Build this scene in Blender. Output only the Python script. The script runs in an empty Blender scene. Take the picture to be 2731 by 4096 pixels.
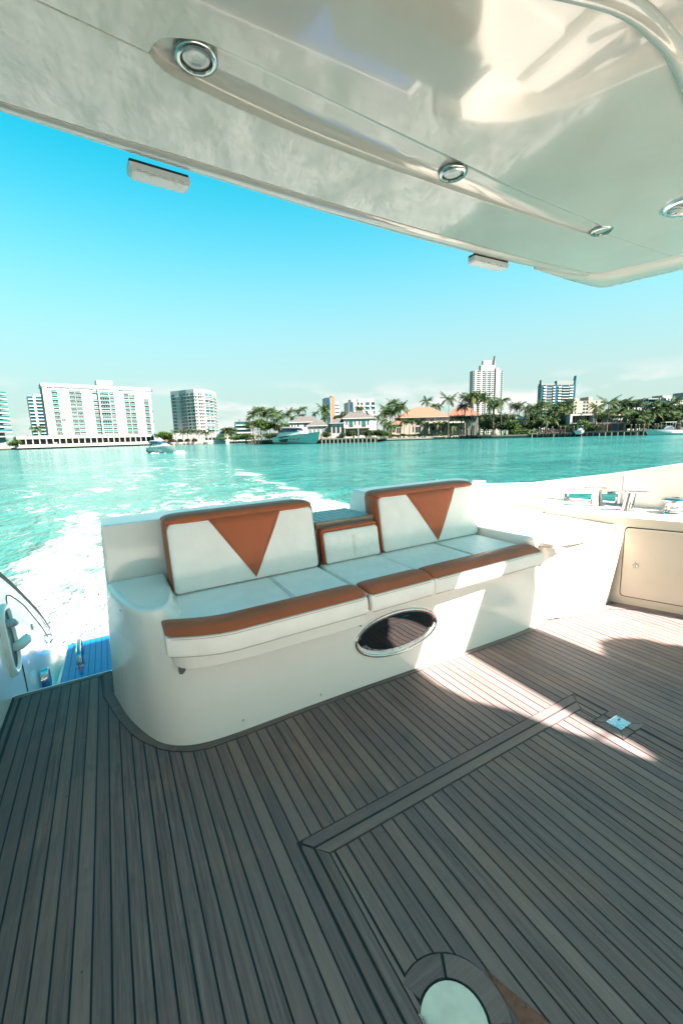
import bpy, math, random
from mathutils import Matrix, Vector
random.seed(7)
R_ = math.radians
scene = bpy.context.scene
C = scene.collection
# ------------------------------------------------------------------ camera, sky, sun, exposure
def rotm(a, b, c):
    return Matrix.Rotation(a, 3, 'Z') @ Matrix.Rotation(b, 3, 'X') @ Matrix.Rotation(c, 3, 'Y')
EYE = Vector((0, 0, 1.5))
WATER = -1.15
RB = rotm(R_(-28.7895), R_(-10.4686), R_(2.3702))      # camera seen from the deck
RW = rotm(R_(-28.7895), R_(-10.24), R_(1.64))          # camera seen from the level water
BOAT = Matrix.Translation(EYE) @ (RW @ RB.transposed()).to_4x4() @ Matrix.Translation(-EYE)
cam = bpy.data.cameras.new('camera'); cam_o = bpy.data.objects.new('camera', cam); C.objects.link(cam_o)
cam_o.matrix_world = Matrix.Translation(EYE) @ (RW @ Matrix(((1, 0, 0), (0, 0, -1), (0, 1, 0)))).to_4x4()
cam.sensor_fit = 'HORIZONTAL'; cam.sensor_width = 36; cam.lens = 36 * 1671.8 / 2731
cam.clip_start = .03; cam.clip_end = 20000
scene.camera = cam_o
SUN_DIR = Vector((.47, -.79, 1)).normalized()          # towards the sun, in the deck's frame
SUN_W = (BOAT.to_3x3() @ SUN_DIR).normalized()
el = math.asin(SUN_W.z); az = math.atan2(SUN_W.x, SUN_W.y)
world = bpy.data.worlds.new('World'); scene.world = world; world.use_nodes = True
wn = world.node_tree; wn.nodes.clear()
def W(t, **k):
    n = wn.nodes.new(t)
    for a, b in k.items(): setattr(n, a, b)
    return n
sky = W('ShaderNodeTexSky', sky_type='NISHITA'); sky.sun_disc = False
sky.sun_elevation = el; sky.sun_rotation = az; sky.air_density = 1.0; sky.dust_density = .6; sky.ozone_density = 2.2
tint = W('ShaderNodeMix', data_type='RGBA', blend_type='MULTIPLY'); tint.inputs[0].default_value = 1
tint.inputs[7].default_value = (.05, .96, .76, 1)
gam = W('ShaderNodeHueSaturation'); gam.inputs['Saturation'].default_value = 1.12
tc = W('ShaderNodeTexCoord'); sp = W('ShaderNodeSeparateXYZ')
cn = W('ShaderNodeTexNoise'); cn.inputs['Scale'].default_value = 3.2; cn.inputs['Detail'].default_value = 7; cn.inputs['Roughness'].default_value = .55
cm = W('ShaderNodeMapping'); cm.inputs['Scale'].default_value = (1.6, 1.6, 5.5); cm.inputs['Location'].default_value = (.35, .1, .0)
cr = W('ShaderNodeMapRange'); cr.inputs[1].default_value = .46; cr.inputs[2].default_value = .60
lo = W('ShaderNodeMapRange'); lo.inputs[1].default_value = .13; lo.inputs[2].default_value = .07     # clouds only low over the shore
mu = W('ShaderNodeMath', operation='MULTIPLY'); mu2 = W('ShaderNodeMath', operation='MULTIPLY'); mu2.inputs[1].default_value = .95
cl = W('ShaderNodeMix', data_type='RGBA'); cl.inputs[7].default_value = (2.75, 2.7, 2.65, 1)
bg = W('ShaderNodeBackground'); bg.inputs[1].default_value = .052
out = W('ShaderNodeOutputWorld'); wl = wn.links.new
wl(sky.outputs[0], tint.inputs[6]); wl(tint.outputs[2], gam.inputs['Color'])
wl(tc.outputs['Generated'], sp.inputs[0]); wl(tc.outputs['Generated'], cm.inputs[0]); wl(cm.outputs[0], cn.inputs['Vector'])
wl(cn.outputs[0], cr.inputs[0]); wl(sp.outputs[2], lo.inputs[0]); wl(cr.outputs[0], mu.inputs[0]); wl(lo.outputs[0], mu.inputs[1])
wl(mu.outputs[0], mu2.inputs[0]); 
hz = W('ShaderNodeMapRange'); hz.interpolation_type = 'SMOOTHERSTEP'; hz.inputs[1].default_value = .60; hz.inputs[2].default_value = -.02; hz.inputs[3].default_value = 0; hz.inputs[4].default_value = .93   # pale sea haze thickening towards the horizon
hc = W('ShaderNodeMix', data_type='RGBA'); hc.inputs[7].default_value = (1.82, 1.92, 1.84, 1)
wl(sp.outputs[2], hz.inputs[0]); wl(hz.outputs[0], hc.inputs[0]); wl(gam.outputs[0], hc.inputs[6])
wl(mu2.outputs[0], cl.inputs[0]); wl(hc.outputs[2], cl.inputs[6]); wl(cl.outputs[2], bg.inputs[0]); wl(bg.outputs[0], out.inputs[0])
sl = bpy.data.lights.new('sun', 'SUN'); sun = bpy.data.objects.new('sun', sl); C.objects.link(sun)
sl.energy = 5.0; sl.angle = R_(.8); sl.color = (1, .89, .79)
sun.rotation_euler = SUN_W.to_track_quat('Z', 'Y').to_euler()
scene.view_settings.view_transform = 'Standard'; scene.view_settings.look = 'None'
scene.view_settings.exposure = 2.88; scene.view_settings.gamma = 1; scene.view_settings.use_curve_mapping = False
scene.render.engine = 'CYCLES'
scene.cycles.max_bounces = 8; scene.cycles.diffuse_bounces = 5; scene.cycles.glossy_bounces = 4
scene.cycles.sample_clamp_indirect = 8; scene.cycles.caustics_reflective = False; scene.cycles.caustics_refractive = False

# ------------------------------------------------------------------ materials
class NT:
    def __init__(s, name):
        s.m = bpy.data.materials.new(name); s.m.use_nodes = True; s.t = s.m.node_tree
        s.b = s.t.nodes['Principled BSDF']
    def n(s, t, ins=None, **k):
        o = s.t.nodes.new(t)
        for a, b in k.items(): setattr(o, a, b)
        for a, b in (ins or {}).items():
            if hasattr(b, 'is_output'): s.t.links.new(b, o.inputs[a])
            else: o.inputs[a].default_value = b
        return o
    def math(s, op, a, b=0.0, c=None):
        d = {0: a, 1: b}
        if c is not None: d[2] = c
        return s.n('ShaderNodeMath', d, operation=op).outputs[0]
    def set(s, **k):
        for a, b in k.items():
            a = a.replace('_', ' ')
            if hasattr(b, 'is_output'): s.t.links.new(b, s.b.inputs[a])
            else: s.b.inputs[a].default_value = b
        return s
    def noise(s, vec, scale, detail=4, rough=.5, dist=0.):
        return s.n('ShaderNodeTexNoise', {'Vector': vec, 'Scale': scale, 'Detail': detail, 'Roughness': rough, 'Distortion': dist}).outputs[0]
    def ramp(s, f, lo, hi, a=0., b=1.):
        return s.n('ShaderNodeMapRange', {0: f, 1: lo, 2: hi, 3: a, 4: b}).outputs[0]
    def mix(s, f, a, b, mode='MIX'):
        return s.n('ShaderNodeMix', {0: f, 6: a, 7: b}, data_type='RGBA', blend_type=mode).outputs[2]
    def obj(s): return s.n('ShaderNodeTexCoord').outputs['Object']
    def pos(s): return s.n('ShaderNodeNewGeometry').outputs['Position']
    def map(s, v, sc, loc=(0, 0, 0)): return s.n('ShaderNodeMapping', {0: v, 3: sc, 1: loc}).outputs[0]
    def bump(s, h, st, dist=.01, nrm=None):
        d = {'Height': h, 'Strength': st, 'Distance': dist}
        if nrm: d['Normal'] = nrm
        return s.n('ShaderNodeBump', d).outputs[0]
def rgb(c): return (c[0], c[1], c[2], 1)
def plain(name, col, rough=.5, metal=0., coat=0., vary=.06, scale=8., bump=0., bscale=60):
    m = NT(name); v = m.obj()
    f = m.noise(v, scale, 5)
    c = m.mix(m.ramp(f, .3, .7), rgb([x * (1 - vary) for x in col]), rgb([min(1, x * (1 + vary)) for x in col]))
    m.set(Base_Color=c, Roughness=rough, Metallic=metal, Coat_Weight=coat, Coat_Roughness=.04)
    if bump: m.set(Normal=m.bump(m.noise(v, bscale, 3), bump))
    return m.m
def gelcoat(name, col, rough, coat, wave=.0):
    m = NT(name); v = m.obj()
    f = m.noise(v, 2.2, 4); g = m.noise(v, 38, 3)
    c = m.mix(m.ramp(f, .3, .75), rgb(col), rgb([x * .93 for x in col]))
    c = m.mix(m.ramp(g, .70, .78, 0, .35), c, rgb([x * .6 for x in col]))
    m.set(Base_Color=c, Roughness=m.ramp(f, .3, .7, rough, rough + .06), Coat_Weight=coat, Coat_Roughness=.03)
    if wave: m.set(Normal=m.bump(m.noise(m.map(v, (1, 1, 1)), 5.5, 2), wave, .02))
    return m.m
M = {}
M['gel'] = gelcoat('white_gelcoat', (.87, .80, .74), .16, .6, .02)
M['gel_cream'] = gelcoat('cream_gelcoat', (.50, .45, .365), .2, .5, .02)
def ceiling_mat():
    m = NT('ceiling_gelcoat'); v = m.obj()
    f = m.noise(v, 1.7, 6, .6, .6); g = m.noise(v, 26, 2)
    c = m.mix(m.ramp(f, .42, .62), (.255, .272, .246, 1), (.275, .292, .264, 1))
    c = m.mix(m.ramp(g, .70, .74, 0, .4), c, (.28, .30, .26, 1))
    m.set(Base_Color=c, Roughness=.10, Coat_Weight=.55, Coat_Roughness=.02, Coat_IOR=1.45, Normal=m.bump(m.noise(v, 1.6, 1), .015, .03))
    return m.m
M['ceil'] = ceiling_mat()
def teak(name, axis, warm=0.):
    m = NT(name); v = m.obj(); rnd = m.n('ShaderNodeObjectInfo').outputs['Random']
    loc = m.n('ShaderNodeCombineXYZ', {0: m.math('MULTIPLY', rnd, 7.), 1: m.math('MULTIPLY', rnd, 31.), 2: rnd}).outputs[0]
    sc = (95, 3.2, 40) if axis == 'y' else (3.2, 95, 40)
    vv = m.n('ShaderNodeVectorMath', {0: v, 1: loc}, operation='ADD').outputs[0]
    g = m.noise(m.map(vv, sc), 1., 5, .65); g2 = m.noise(m.map(vv, tuple(x * 3.1 for x in sc)), 1., 3, .6)
    big = m.noise(v, 2.1, 5, .6, .4); big2 = m.noise(v, 6.5, 4, .6)
    base = m.mix(m.ramp(g, .30, .72), (.094, .073, .073, 1), (.215, .168, .166, 1))
    base = m.mix(m.ramp(rnd, 0, 1, 0, .7), base, (.128, .104, .108, 1))
    base = m.mix(m.ramp(m.math('FRACT', m.math('MULTIPLY', rnd, 17.3)), .55, 1, 0, .45), base, (.28, .215, .19, 1))
    base = m.mix(m.ramp(big, .50, .68, 0, .45), base, (.26, .165, .12, 1))
    base = m.mix(m.ramp(big2, .60, .72, 0, .5), base, (.10, .095, .095, 1))
    spot = m.noise(v, 34, 2, .5)
    base = m.mix(m.ramp(spot, .745, .775, 0, .75), base, (.035, .03, .03, 1))
    base = m.mix(m.ramp(g2, .56, .74, 0, .35), base, (.06, .055, .052, 1))
    h = m.math('ADD', m.math('MULTIPLY', g, .7), m.math('MULTIPLY', g2, .5))
    m.set(Base_Color=base, Roughness=.62, Specular_IOR_Level=.22, Normal=m.bump(h, .30, .002))
    return m.m
M['teak'] = teak('weathered_teak_lengthwise', 'y'); M['teakx'] = teak('weathered_teak_crosswise', 'x')
M['teakn'] = plain('teak_nosing', (.34, .24, .17), .5, vary=.2, scale=14)
M['teakp'] = plain('sheen_pale_teak', (.46, .43, .39), .38, vary=.15, scale=20)  # pale tone paints in the grazing sheen on the slats
M['caulk'] = plain('black_rubber_caulk', (.012, .013, .016), .55)
M['wet'] = plain('dark_wet_varnish', (.065, .022, .012), .12, coat=.8, vary=.4, scale=30)
M['rust'] = plain('rust_brown_stain', (.35, .13, .06), .6, vary=.35, scale=60)
def leather(name, col, hexa=False, stitch=False):
    m = NT(name); v = m.obj()
    f = m.noise(v, 9, 4)
    c = m.mix(m.ramp(f, .3, .7), rgb(col), rgb([x * .93 for x in col]))
    grain = m.n('ShaderNodeTexVoronoi', {'Vector': v, 'Scale': 420.}).outputs['Distance']
    nrm = m.bump(grain, .10, .0008)
    wr = m.bump(m.noise(m.map(v, (3, 7, 3)), 2.5, 5, .6, .8), .42, .016, nrm)
    if hexa:
        s = m.n('ShaderNodeSeparateXYZ', {0: v}); S = .075
        px = m.math('DIVIDE', s.outputs[0], S); py = m.math('DIVIDE', m.math('ADD', s.outputs[1], s.outputs[2]), S)
        def cell(ox, oy):
            a = m.math('SUBTRACT', m.math('FLOORED_MODULO', m.math('ADD', px, ox), 1.), .5)
            b = m.math('SUBTRACT', m.math('FLOORED_MODULO', m.math('ADD', py, oy), 1.7320508), .8660254)
            a = m.math('ABSOLUTE', a); b = m.math('ABSOLUTE', b)
            return m.math('MAXIMUM', a, m.math('ADD', m.math('MULTIPLY', a, .5), m.math('MULTIPLY', b, .8660254)))
        h = m.math('MINIMUM', cell(0, 0), cell(.5, .8660254))
        hh = m.ramp(h, .40, .5, 1, 0)
        wr = m.bump(hh, .45, .004, wr)
        c = m.mix(m.ramp(h, .46, .5, 0, .10), c, rgb([x * .6 for x in col]))
    m.set(Base_Color=c, Roughness=.45, Specular_IOR_Level=.28, Normal=wr)
    return m.m
M['white_lea'] = leather('white_vinyl', (.93, .86, .81)); M['hex_lea'] = leather('white_hexagon_quilted_vinyl', (.93, .86, .81), True)
M['tan_lea'] = leather('tan_brown_vinyl', (.45, .110, .043)); M['piping'] = plain('shaded_cream_piping', (.46, .43, .38), .5)  # cream piping darkened to paint shadow along the seams
M['thread'] = plain('orange_thread', (.50, .22, .10), .7)
def metal(name, col, rough):
    m = NT(name); v = m.obj(); m.set(Base_Color=rgb(col), Metallic=1., Roughness=m.ramp(m.noise(v, 40, 3), .3, .7, rough, rough + .08)); return m.m
M['chrome'] = metal('polished_stainless', (.52, .51, .50), .06); M['steel'] = metal('brushed_stainless', (.62, .63, .63), .24)
M['pglass'] = plain('black_port_glass', (.006, .006, .008), .03, coat=1.)
M['black'] = plain('black_plastic', (.012, .012, .014), .6)
M['dark'] = plain('dark_shadow_gap', (.03, .027, .024), .7)
M['blue'] = plain('blue_painted_teak', (.002, .10, .34), .22, coat=.7, vary=.12, scale=14)
M['bezel'] = metal('dull_lamp_bezel', (.36, .39, .37), .16)
M['lens'] = plain('frosted_lamp_lens', (.17, .20, .18), .12, coat=1., vary=.1, scale=40)
M['platew'] = plain('cream_painted_cover_plate', (.62, .66, .58), .25, coat=.5, vary=.1, scale=20)
M['plastic'] = plain('grey_white_plastic', (.40, .42, .42), .35)
# shore
M['wall'] = plain('white_render', (.27, .265, .255), .8, vary=.05, scale=.3)
M['wallc'] = plain('cream_render', (.20, .175, .145), .8, vary=.06, scale=.3)
M['wallg'] = plain('grey_render', (.12, .135, .135), .8, vary=.06, scale=.2)
M['slab'] = plain('white_concrete_slab', (.30, .295, .285), .7, scale=.4)
M['conc'] = plain('aged_concrete', (.13, .125, .105), .85, vary=.2, scale=1.5)
M['concd'] = plain('tide_darkened_concrete', (.03, .028, .022), .85, vary=.3, scale=1.5)
def glassy(name, col, rough=.08): return plain(name, col, rough, coat=.6, vary=.35, scale=.22)
M['glass'] = glassy('dark_window_glass', (.010, .016, .019)); M['teal'] = glassy('teal_balcony_glass', (.012, .085, .09), .12)
M['bluegl'] = glassy('blue_curtain_wall_glass', (.008, .035, .06)); M['tealgl'] = glassy('bright_teal_curtain_glass', (.003, .06, .095))
M['shade'] = plain('grey_recess_shade', (.11, .12, .12), .8)  # grey that paints shade into balcony and arch recesses; also plain grey parts
def tiles(name, a, b, n):
    m = NT(name); v = m.obj(); w = m.n('ShaderNodeTexWave', {'Vector': v, 'Scale': n, 'Distortion': .3, 'Detail': 2.}, wave_type='BANDS', bands_direction='X').outputs['Fac']
    f = m.noise(v, 1.4, 5)
    c = m.mix(m.ramp(f, .3, .7), rgb(a), rgb(b)); c = m.mix(m.ramp(w, .0, .35, .5, 0), c, rgb([x * .45 for x in a]))
    m.set(Base_Color=c, Roughness=.8, Normal=m.bump(w, .6, .1)); return m.m
M['tile'] = tiles('orange_clay_tile', (.150, .046, .024), (.185, .066, .036), .55); M['tileg'] = tiles('grey_brown_tile', (.045, .037, .035), (.07, .06, .056), .55)
M['tilep'] = plain('terracotta_flat', (.24, .10, .06), .8, vary=.15, scale=2)
def leaf(name, a, b):
    m = NT(name); v = m.obj(); r = m.n('ShaderNodeObjectInfo').outputs['Random']
    f = m.noise(v, 1.3, 3)
    c = m.mix(m.ramp(f, .3, .7), rgb(a), rgb(b)); c = m.mix(m.ramp(r, 0, 1, 0, .5), c, rgb([(x + y) * .42 for x, y in zip(a, b)]))
    m.set(Base_Color=c, Roughness=.6, Specular_IOR_Level=.15); return m.m
M['palm'] = leaf('palm_frond_green', (.014, .034, .008), (.030, .056, .013)); M['palmy'] = leaf('yellowing_palm_frond', (.050, .060, .014), (.085, .080, .022))
M['leafd'] = leaf('dark_green_foliage', (.012, .024, .009), (.026, .044, .013)); M['leafb'] = leaf('bright_green_foliage', (.026, .055, .010), (.050, .088, .017))
M['bark'] = plain('grey_palm_bark', (.10, .088, .07), .9, vary=.25, scale=3); M['wood'] = plain('weathered_piling', (.035, .03, .024), .9, vary=.4, scale=2)
M['pilew'] = plain('whitish_piling', (.17, .16, .135), .9, vary=.3, scale=2)
M['grass'] = plain('lawn', (.045, .06, .02), .9, vary=.3, scale=.5, bump=.3, bscale=3); M['sand'] = plain('pale_ground', (.17, .15, .115), .9, vary=.15, scale=.3)
M['rock'] = plain('riprap_stone', (.16, .15, .13), .9, vary=.3, scale=1)
M['hullw'] = gelcoat('boat_hull_white', (.40, .40, .39), .15, .6); M['hullt'] = gelcoat('boat_hull_pale_teal', (.27, .36, .34), .15, .6)
M['navy'] = plain('navy_canvas', (.02, .03, .06), .5); M['red'] = plain('faded_red_panel', (.13, .035, .022), .6)
M['awning'] = plain('brown_red_canopy', (.09, .035, .022), .7)

# water with wake foam (real coordinates behind the boat)
def water_mat():
    m = NT('turquoise_water'); p = m.pos(); s = m.n('ShaderNodeSeparateXYZ', {0: p}); x, y = s.outputs[0], s.outputs[1]
    wob = m.math('MULTIPLY', m.math('SUBTRACT', m.noise(p, .16, 4, .6), .5), 5.)
    c = m.math('ADD', m.math('MULTIPLY', y, .045), 2.55)                      # wake axis
    c = m.math('ADD', c, m.math('MULTIPLY', m.math('MULTIPLY', y, y), .00025))
    hw = m.math('ADD', m.math('MULTIPLY', m.math('MINIMUM', y, 60.), .035), 4.9)
    d = m.math('DIVIDE', m.math('ADD', m.math('SUBTRACT', x, c), m.math('MULTIPLY', wob, .5)), hw)
    ad = m.math('ABSOLUTE', d)
    near = m.ramp(y, 7., 22., 1., 0.)
    far = m.ramp(y, 20., 190., 1., .15)
    inside = m.ramp(ad, 1.02, .82)
    lefts = m.math('MULTIPLY', m.ramp(d, -2.6, -.9), m.ramp(d, .6, .0))       # streaky water to the left of the wake
    edge = m.ramp(m.math('ABSOLUTE', m.math('SUBTRACT', ad, .9)), .16, .0)
    dens = m.math('MULTIPLY', inside, m.math('ADD', m.math('MULTIPLY', near, .25), m.math('MULTIPLY', far, .105)))
    dens = m.math('ADD', dens, m.math('MULTIPLY', m.math('MULTIPLY', edge, far), .06))
    dens = m.math('MAXIMUM', dens, m.math('MULTIPLY', m.math('MULTIPLY', lefts, m.ramp(y, 8., 130., 1., .35)), .115))
    q = m.map(p, (1.0, .62, 1))
    n1 = m.noise(q, .38, 5, .62, .8); n2 = m.noise(q, 2.0, 6, .68, .6); n3 = m.noise(q, 9.0, 4, .6)
    nn = m.math('ADD', m.math('ADD', m.math('MULTIPLY', n1, .50), m.math('MULTIPLY', n2, .38)), m.math('MULTIPLY', n3, .12))
    foam = m.ramp(m.math('ADD', nn, dens), .63, .71)
    milk = m.ramp(m.math('ADD', nn, m.math('MULTIPLY', dens, 1.25)), .46, .74)
    big = m.math('ADD', m.math('MULTIPLY', m.noise(m.map(p, (.5, 1.6, 1)), .05, 5, .6, .5), .7), m.math('MULTIPLY', m.noise(m.map(p, (.45, 1.5, 1)), .6, 4), .3))
    far2 = m.ramp(y, 10., 160.)
    col = m.mix(m.ramp(big, .40, .60), (.004, .066, .066, 1), (.014, .110, .100, 1))
    col = m.mix(m.math('MULTIPLY', milk, .75), col, (.055, .165, .14, 1))
    f2 = m.ramp(m.math('ADD', m.math('MULTIPLY', m.noise(m.map(p, (1, .45, 1)), 1.3, 6, .7, 1.), .6), m.math('MULTIPLY', n2, .4)), .40, .56)
    col = m.mix(foam, col, m.mix(f2, (.10, .165, .155, 1), (.40, .43, .42, 1)))
    h1 = m.noise(m.map(p, (1, .55, 1)), .9, 5, .6, .3); h2 = m.noise(m.map(p, (1, .6, 1)), 5.0, 4, .6); h3 = m.noise(m.map(p, (1, .5, 1)), .16, 3)
    hh = m.math('ADD', m.math('ADD', m.math('MULTIPLY', h1, 1.), m.math('MULTIPLY', h2, .16)), m.math('MULTIPLY', h3, 1.2))
    hh = m.math('ADD', hh, m.math('MULTIPLY', foam, m.math('MULTIPLY', n3, .35)))
    m.set(Base_Color=col, Roughness=m.math('ADD', m.math('MULTIPLY', foam, .6), .10), IOR=1.33, Specular_IOR_Level=.25, Normal=m.bump(hh, 1., .6))
    return m.m
M['water'] = water_mat()

# ------------------------------------------------------------------ object helpers
BOATS = []
def tag(o, label=None, cat=None, group=None, kind=None):
    if label: o['label'] = label
    if cat: o['category'] = cat
    if group: o['group'] = group
    if kind: o['kind'] = kind
    return o
def empty(name, loc=(0, 0, 0), rz=0., boat=False):
    o = bpy.data.objects.new(name, None); C.objects.link(o); o.location = loc; o.rotation_euler = (0, 0, rz); o.empty_display_size = .1
    if boat: BOATS.append(o)
    return o
class MB:
    """collects faces, then links ONE mesh object"""
    def __init__(s): s.v = []; s.f = []; s.mi = []; s.mats = []
    def mid(s, m):
        if m not in s.mats: s.mats.append(m)
        return s.mats.index(m)
    def add(s, vs, fs, m='wall'):
        b = len(s.v); s.v += [tuple(p) for p in vs]; k = s.mid(m)
        for f in fs: s.f.append(tuple(i + b for i in f)); s.mi.append(k)
        return s
    def box(s, x0, x1, y0, y1, z0, z1, m='wall'):
        return s.add([(x0, y0, z0), (x1, y0, z0), (x1, y1, z0), (x0, y1, z0), (x0, y0, z1), (x1, y0, z1), (x1, y1, z1), (x0, y1, z1)],
                     [(0, 3, 2, 1), (4, 5, 6, 7), (0, 1, 5, 4), (1, 2, 6, 5), (2, 3, 7, 6), (3, 0, 4, 7)], m)
    def prism(s, poly, z0, z1, m='wall'):
        n = len(poly)
        return s.add([(p[0], p[1], z0) for p in poly] + [(p[0], p[1], z1) for p in poly],
                     [tuple(range(n))[::-1], tuple(range(n, 2 * n))] + [(i, (i + 1) % n, n + (i + 1) % n, n + i) for i in range(n)], m)
    def loft(s, rings, m='wall', cap=True, closed=True):
        n = len(rings[0]); vs = [p for r in rings for p in r]; fs = []
        for a in range(len(rings) - 1):
            for i in range(n if closed else n - 1):
                j = (i + 1) % n; fs.append((a * n + i, a * n + j, a * n + n + j, a * n + n + i))
        if cap: fs += [tuple(range(n))[::-1], tuple(range((len(rings) - 1) * n, len(rings) * n))]
        return s.add(vs, fs, m)
    def tube(s, pts, r, m='chrome', n=8, radii=None):
        pts = [Vector(p) for p in pts]; rings = []
        up = Vector((0, 0, 1))
        for i, p in enumerate(pts):
            d = (pts[min(i + 1, len(pts) - 1)] - pts[max(i - 1, 0)]).normalized()
            u = d.cross(up); u = u if u.length > .05 else d.cross(Vector((1, 0, 0))); u.normalize(); w = u.cross(d)
            rr = radii[i] if radii else r
            rings.append([p + (u * math.cos(t) + w * math.sin(t)) * rr for t in [2 * math.pi * k / n for k in range(n)]])
        return s.loft(rings, m)
    def lathe(s, c, prof, m='chrome', n=28, axis='z'):
        rings = []
        for r, h in prof:
            ring = []
            for k in range(n):
                t = 2 * math.pi * k / n; a, b = r * math.cos(t), r * math.sin(t)
                ring.append((c[0] + a, c[1] + b, c[2] + h) if axis == 'z' else (c[0] + a, c[1] + h, c[2] + b))
            rings.append(ring)
        return s.loft(rings, m)
    def mesh(s, name, smooth=False):
        me = bpy.data.meshes.new(name); me.from_pydata(s.v, [], s.f)
        for m in s.mats: me.materials.append(M[m])
        me.polygons.foreach_set('material_index', s.mi)
        if smooth: me.polygons.foreach_set('use_smooth', [True] * len(me.polygons))
        me.validate(); me.update(); return me
    def build(s, name, parent=None, smooth=False, bevel=0., seg=3, boat=False, fix=True, weld=False, auto=None):
        me = s.mesh(name, smooth)
        if fix or weld:
            import bmesh
            bm = bmesh.new(); bm.from_mesh(me)
            if weld: bmesh.ops.remove_doubles(bm, verts=bm.verts, dist=1e-5)
            if fix: bmesh.ops.recalc_face_normals(bm, faces=bm.faces)
            bm.to_mesh(me); bm.free()
        if auto is not None: me.set_sharp_from_angle(angle=R_(auto))
        o = bpy.data.objects.new(name, me); C.objects.link(o); o.parent = parent
        if bevel:
            b = o.modifiers.new('bevel', 'BEVEL'); b.width = bevel; b.segments = seg; b.limit_method = 'ANGLE'; b.angle_limit = R_(40)
        if boat and parent is None: BOATS.append(o)
        return o
def inst(me, name, parent, mat4=None, loc=None):
    o = bpy.data.objects.new(name, me); C.objects.link(o); o.parent = parent
    if mat4 is not None: o.matrix_basis = mat4
    if loc is not None: o.location = loc
    return o
def arc(cx, cy, r, a0, a1, n=10): return [(cx + r * math.cos(R_(a0 + (a1 - a0) * i / n)), cy + r * math.sin(R_(a0 + (a1 - a0) * i / n))) for i in range(n + 1)]
def lerp_poly(P, x):
    for (x0, y0), (x1, y1) in zip(P, P[1:]):
        if x0 <= x <= x1 and x1 > x0: return y0 + (y1 - y0) * (x - x0) / (x1 - x0)
    return P[0][1] if x < P[0][0] else P[-1][1]
def offs(P, d):
    """offset an open polyline to its right by d"""
    out = []
    for i, p in enumerate(P):
        a = Vector(P[max(i - 1, 0)]); b = Vector(P[min(i + 1, len(P) - 1)]); t = (b - a).normalized(); out.append((p[0] + t.y * d, p[1] - t.x * d))
    return out
def refine(P, n=3):
    """Catmull-Rom through the points"""
    Q = [Vector((*p, 0)) if len(p) == 2 else Vector(p) for p in P]; out = []
    for i in range(len(Q) - 1):
        p0, p1, p2, p3 = Q[max(i - 1, 0)], Q[i], Q[i + 1], Q[min(i + 2, len(Q) - 1)]
        for k in range(n):
            t = k / n; q = .5 * ((2 * p1) + (p2 - p0) * t + (2 * p0 - 5 * p1 + 4 * p2 - p3) * t * t + (3 * p1 - p0 - 3 * p2 + p3) * t ** 3)
            out.append(tuple(q)[:len(P[0])])
    out.append(tuple(P[-1])); return out

# ------------------------------------------------------------------ WATER
w = MB(); w.add([(-6000, -3000, WATER), (6000, -3000, WATER), (6000, 9000, WATER), (-6000, 9000, WATER)], [(0, 1, 2, 3)], 'water')
tag(w.build('water'), kind='structure')

# ------------------------------------------------------------------ TEAK DECK (deck frame)
PITCH = .051653; X0 = -.42869; G = .0031
BO = [(-.198, 2.728), (-.135, 2.47), (-.07, 2.27), (-.035, 2.195), (.003, 2.135), (.055, 2.06), (.11, 2.01), (.18, 1.965), (.262, 1.937), (.408, 1.932), (.8, 1.938), (1.2, 1.927),
      (1.7, 1.906), (2.1, 1.884), (2.5, 1.874), (2.66, 1.876), (2.78, 1.895), (2.875, 1.925), (2.96, 1.885), (3.14, 1.822), (3.44, 1.772), (3.634, 1.642), (3.717, 1.378), (3.85, 1.0), (4.0, .55), (4.3, -.4)]
deck = tag(empty('teak_deck', boat=True), kind='structure')
b = MB(); b.prism([(-.69, -.93), (4.6, -.93), (4.6, 2.2), (.3, 2.3), (.1, 2.9), (-.1, 3.035), (-.69, 3.035)], -.06, -.0035, 'caulk'); b.build('caulk_bed', deck)
HX0, HX1, HY1, HY0 = .448, 2.142, 1.257, -.55
def column(xa, xb, top, bot, name='plank', m='teak'):
    xa += G; xb -= G
    t = lambda x: top(x) - G; q = lambda x: bot(x) + G
    xs = sorted({xa, xb} | {p[0] for p in BO if xa < p[0] < xb})
    if max(t(x) - q(x) for x in xs) < .01: return
    poly = [(xa, q(xa)), (xb, q(xb))] + [(x, max(t(x), q(x) + .001)) for x in reversed(xs)]
    p = MB(); p.prism(poly, -.012, random.uniform(-.0004, .0004), m); p.build(name, deck, fix=False)
topf = lambda x: 2.998 if x < -.2 else lerp_poly(BO, x)
cst = lambda c: (lambda x: c)
k = -4
while X0 + k * PITCH < 4.3:
    xa, xb = X0 + k * PITCH, X0 + (k + 1) * PITCH
    if k == 4: xb_, = (xb,)
    if xb <= HX0 or xa >= HX1 - .004: column(max(xa, -.64), xb, topf, cst(-.9))
    elif xa < HX0 - .01 < xb:
        column(xa, HX0 - .004, topf, cst(-.9))
    if xb > HX0 + .001 and xa < HX1 - .004:
        column(xa if xa > HX0 - .01 else HX0 - .02, xb if xb < HX1 + .03 else HX1, topf, cst(HY1 + .002))
    k += 1
# left edge border, thin double line, aft edge trim, inner aft border
for xa, xb, ya, yb in ((-.672, -.645, -.9, 2.998),):
    p = MB(); p.box(xa + G, xb - G, ya, yb, -.012, 0, 'teak'); p.build('border_plank', deck)
p = MB(); p.prism([(-.672, 3.001), (-.202, 3.001), (-.155, 3.036), (-.672, 3.036)], -.03, .001, 'teakx'); p.build('edge_plank', deck)
p = MB(); p.prism([(-.196, 2.732), (-.142, 2.732), (-.148, 3.028), (-.196, 2.997)], -.012, 0, 'teak'); p.build('border_plank', deck)
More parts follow.
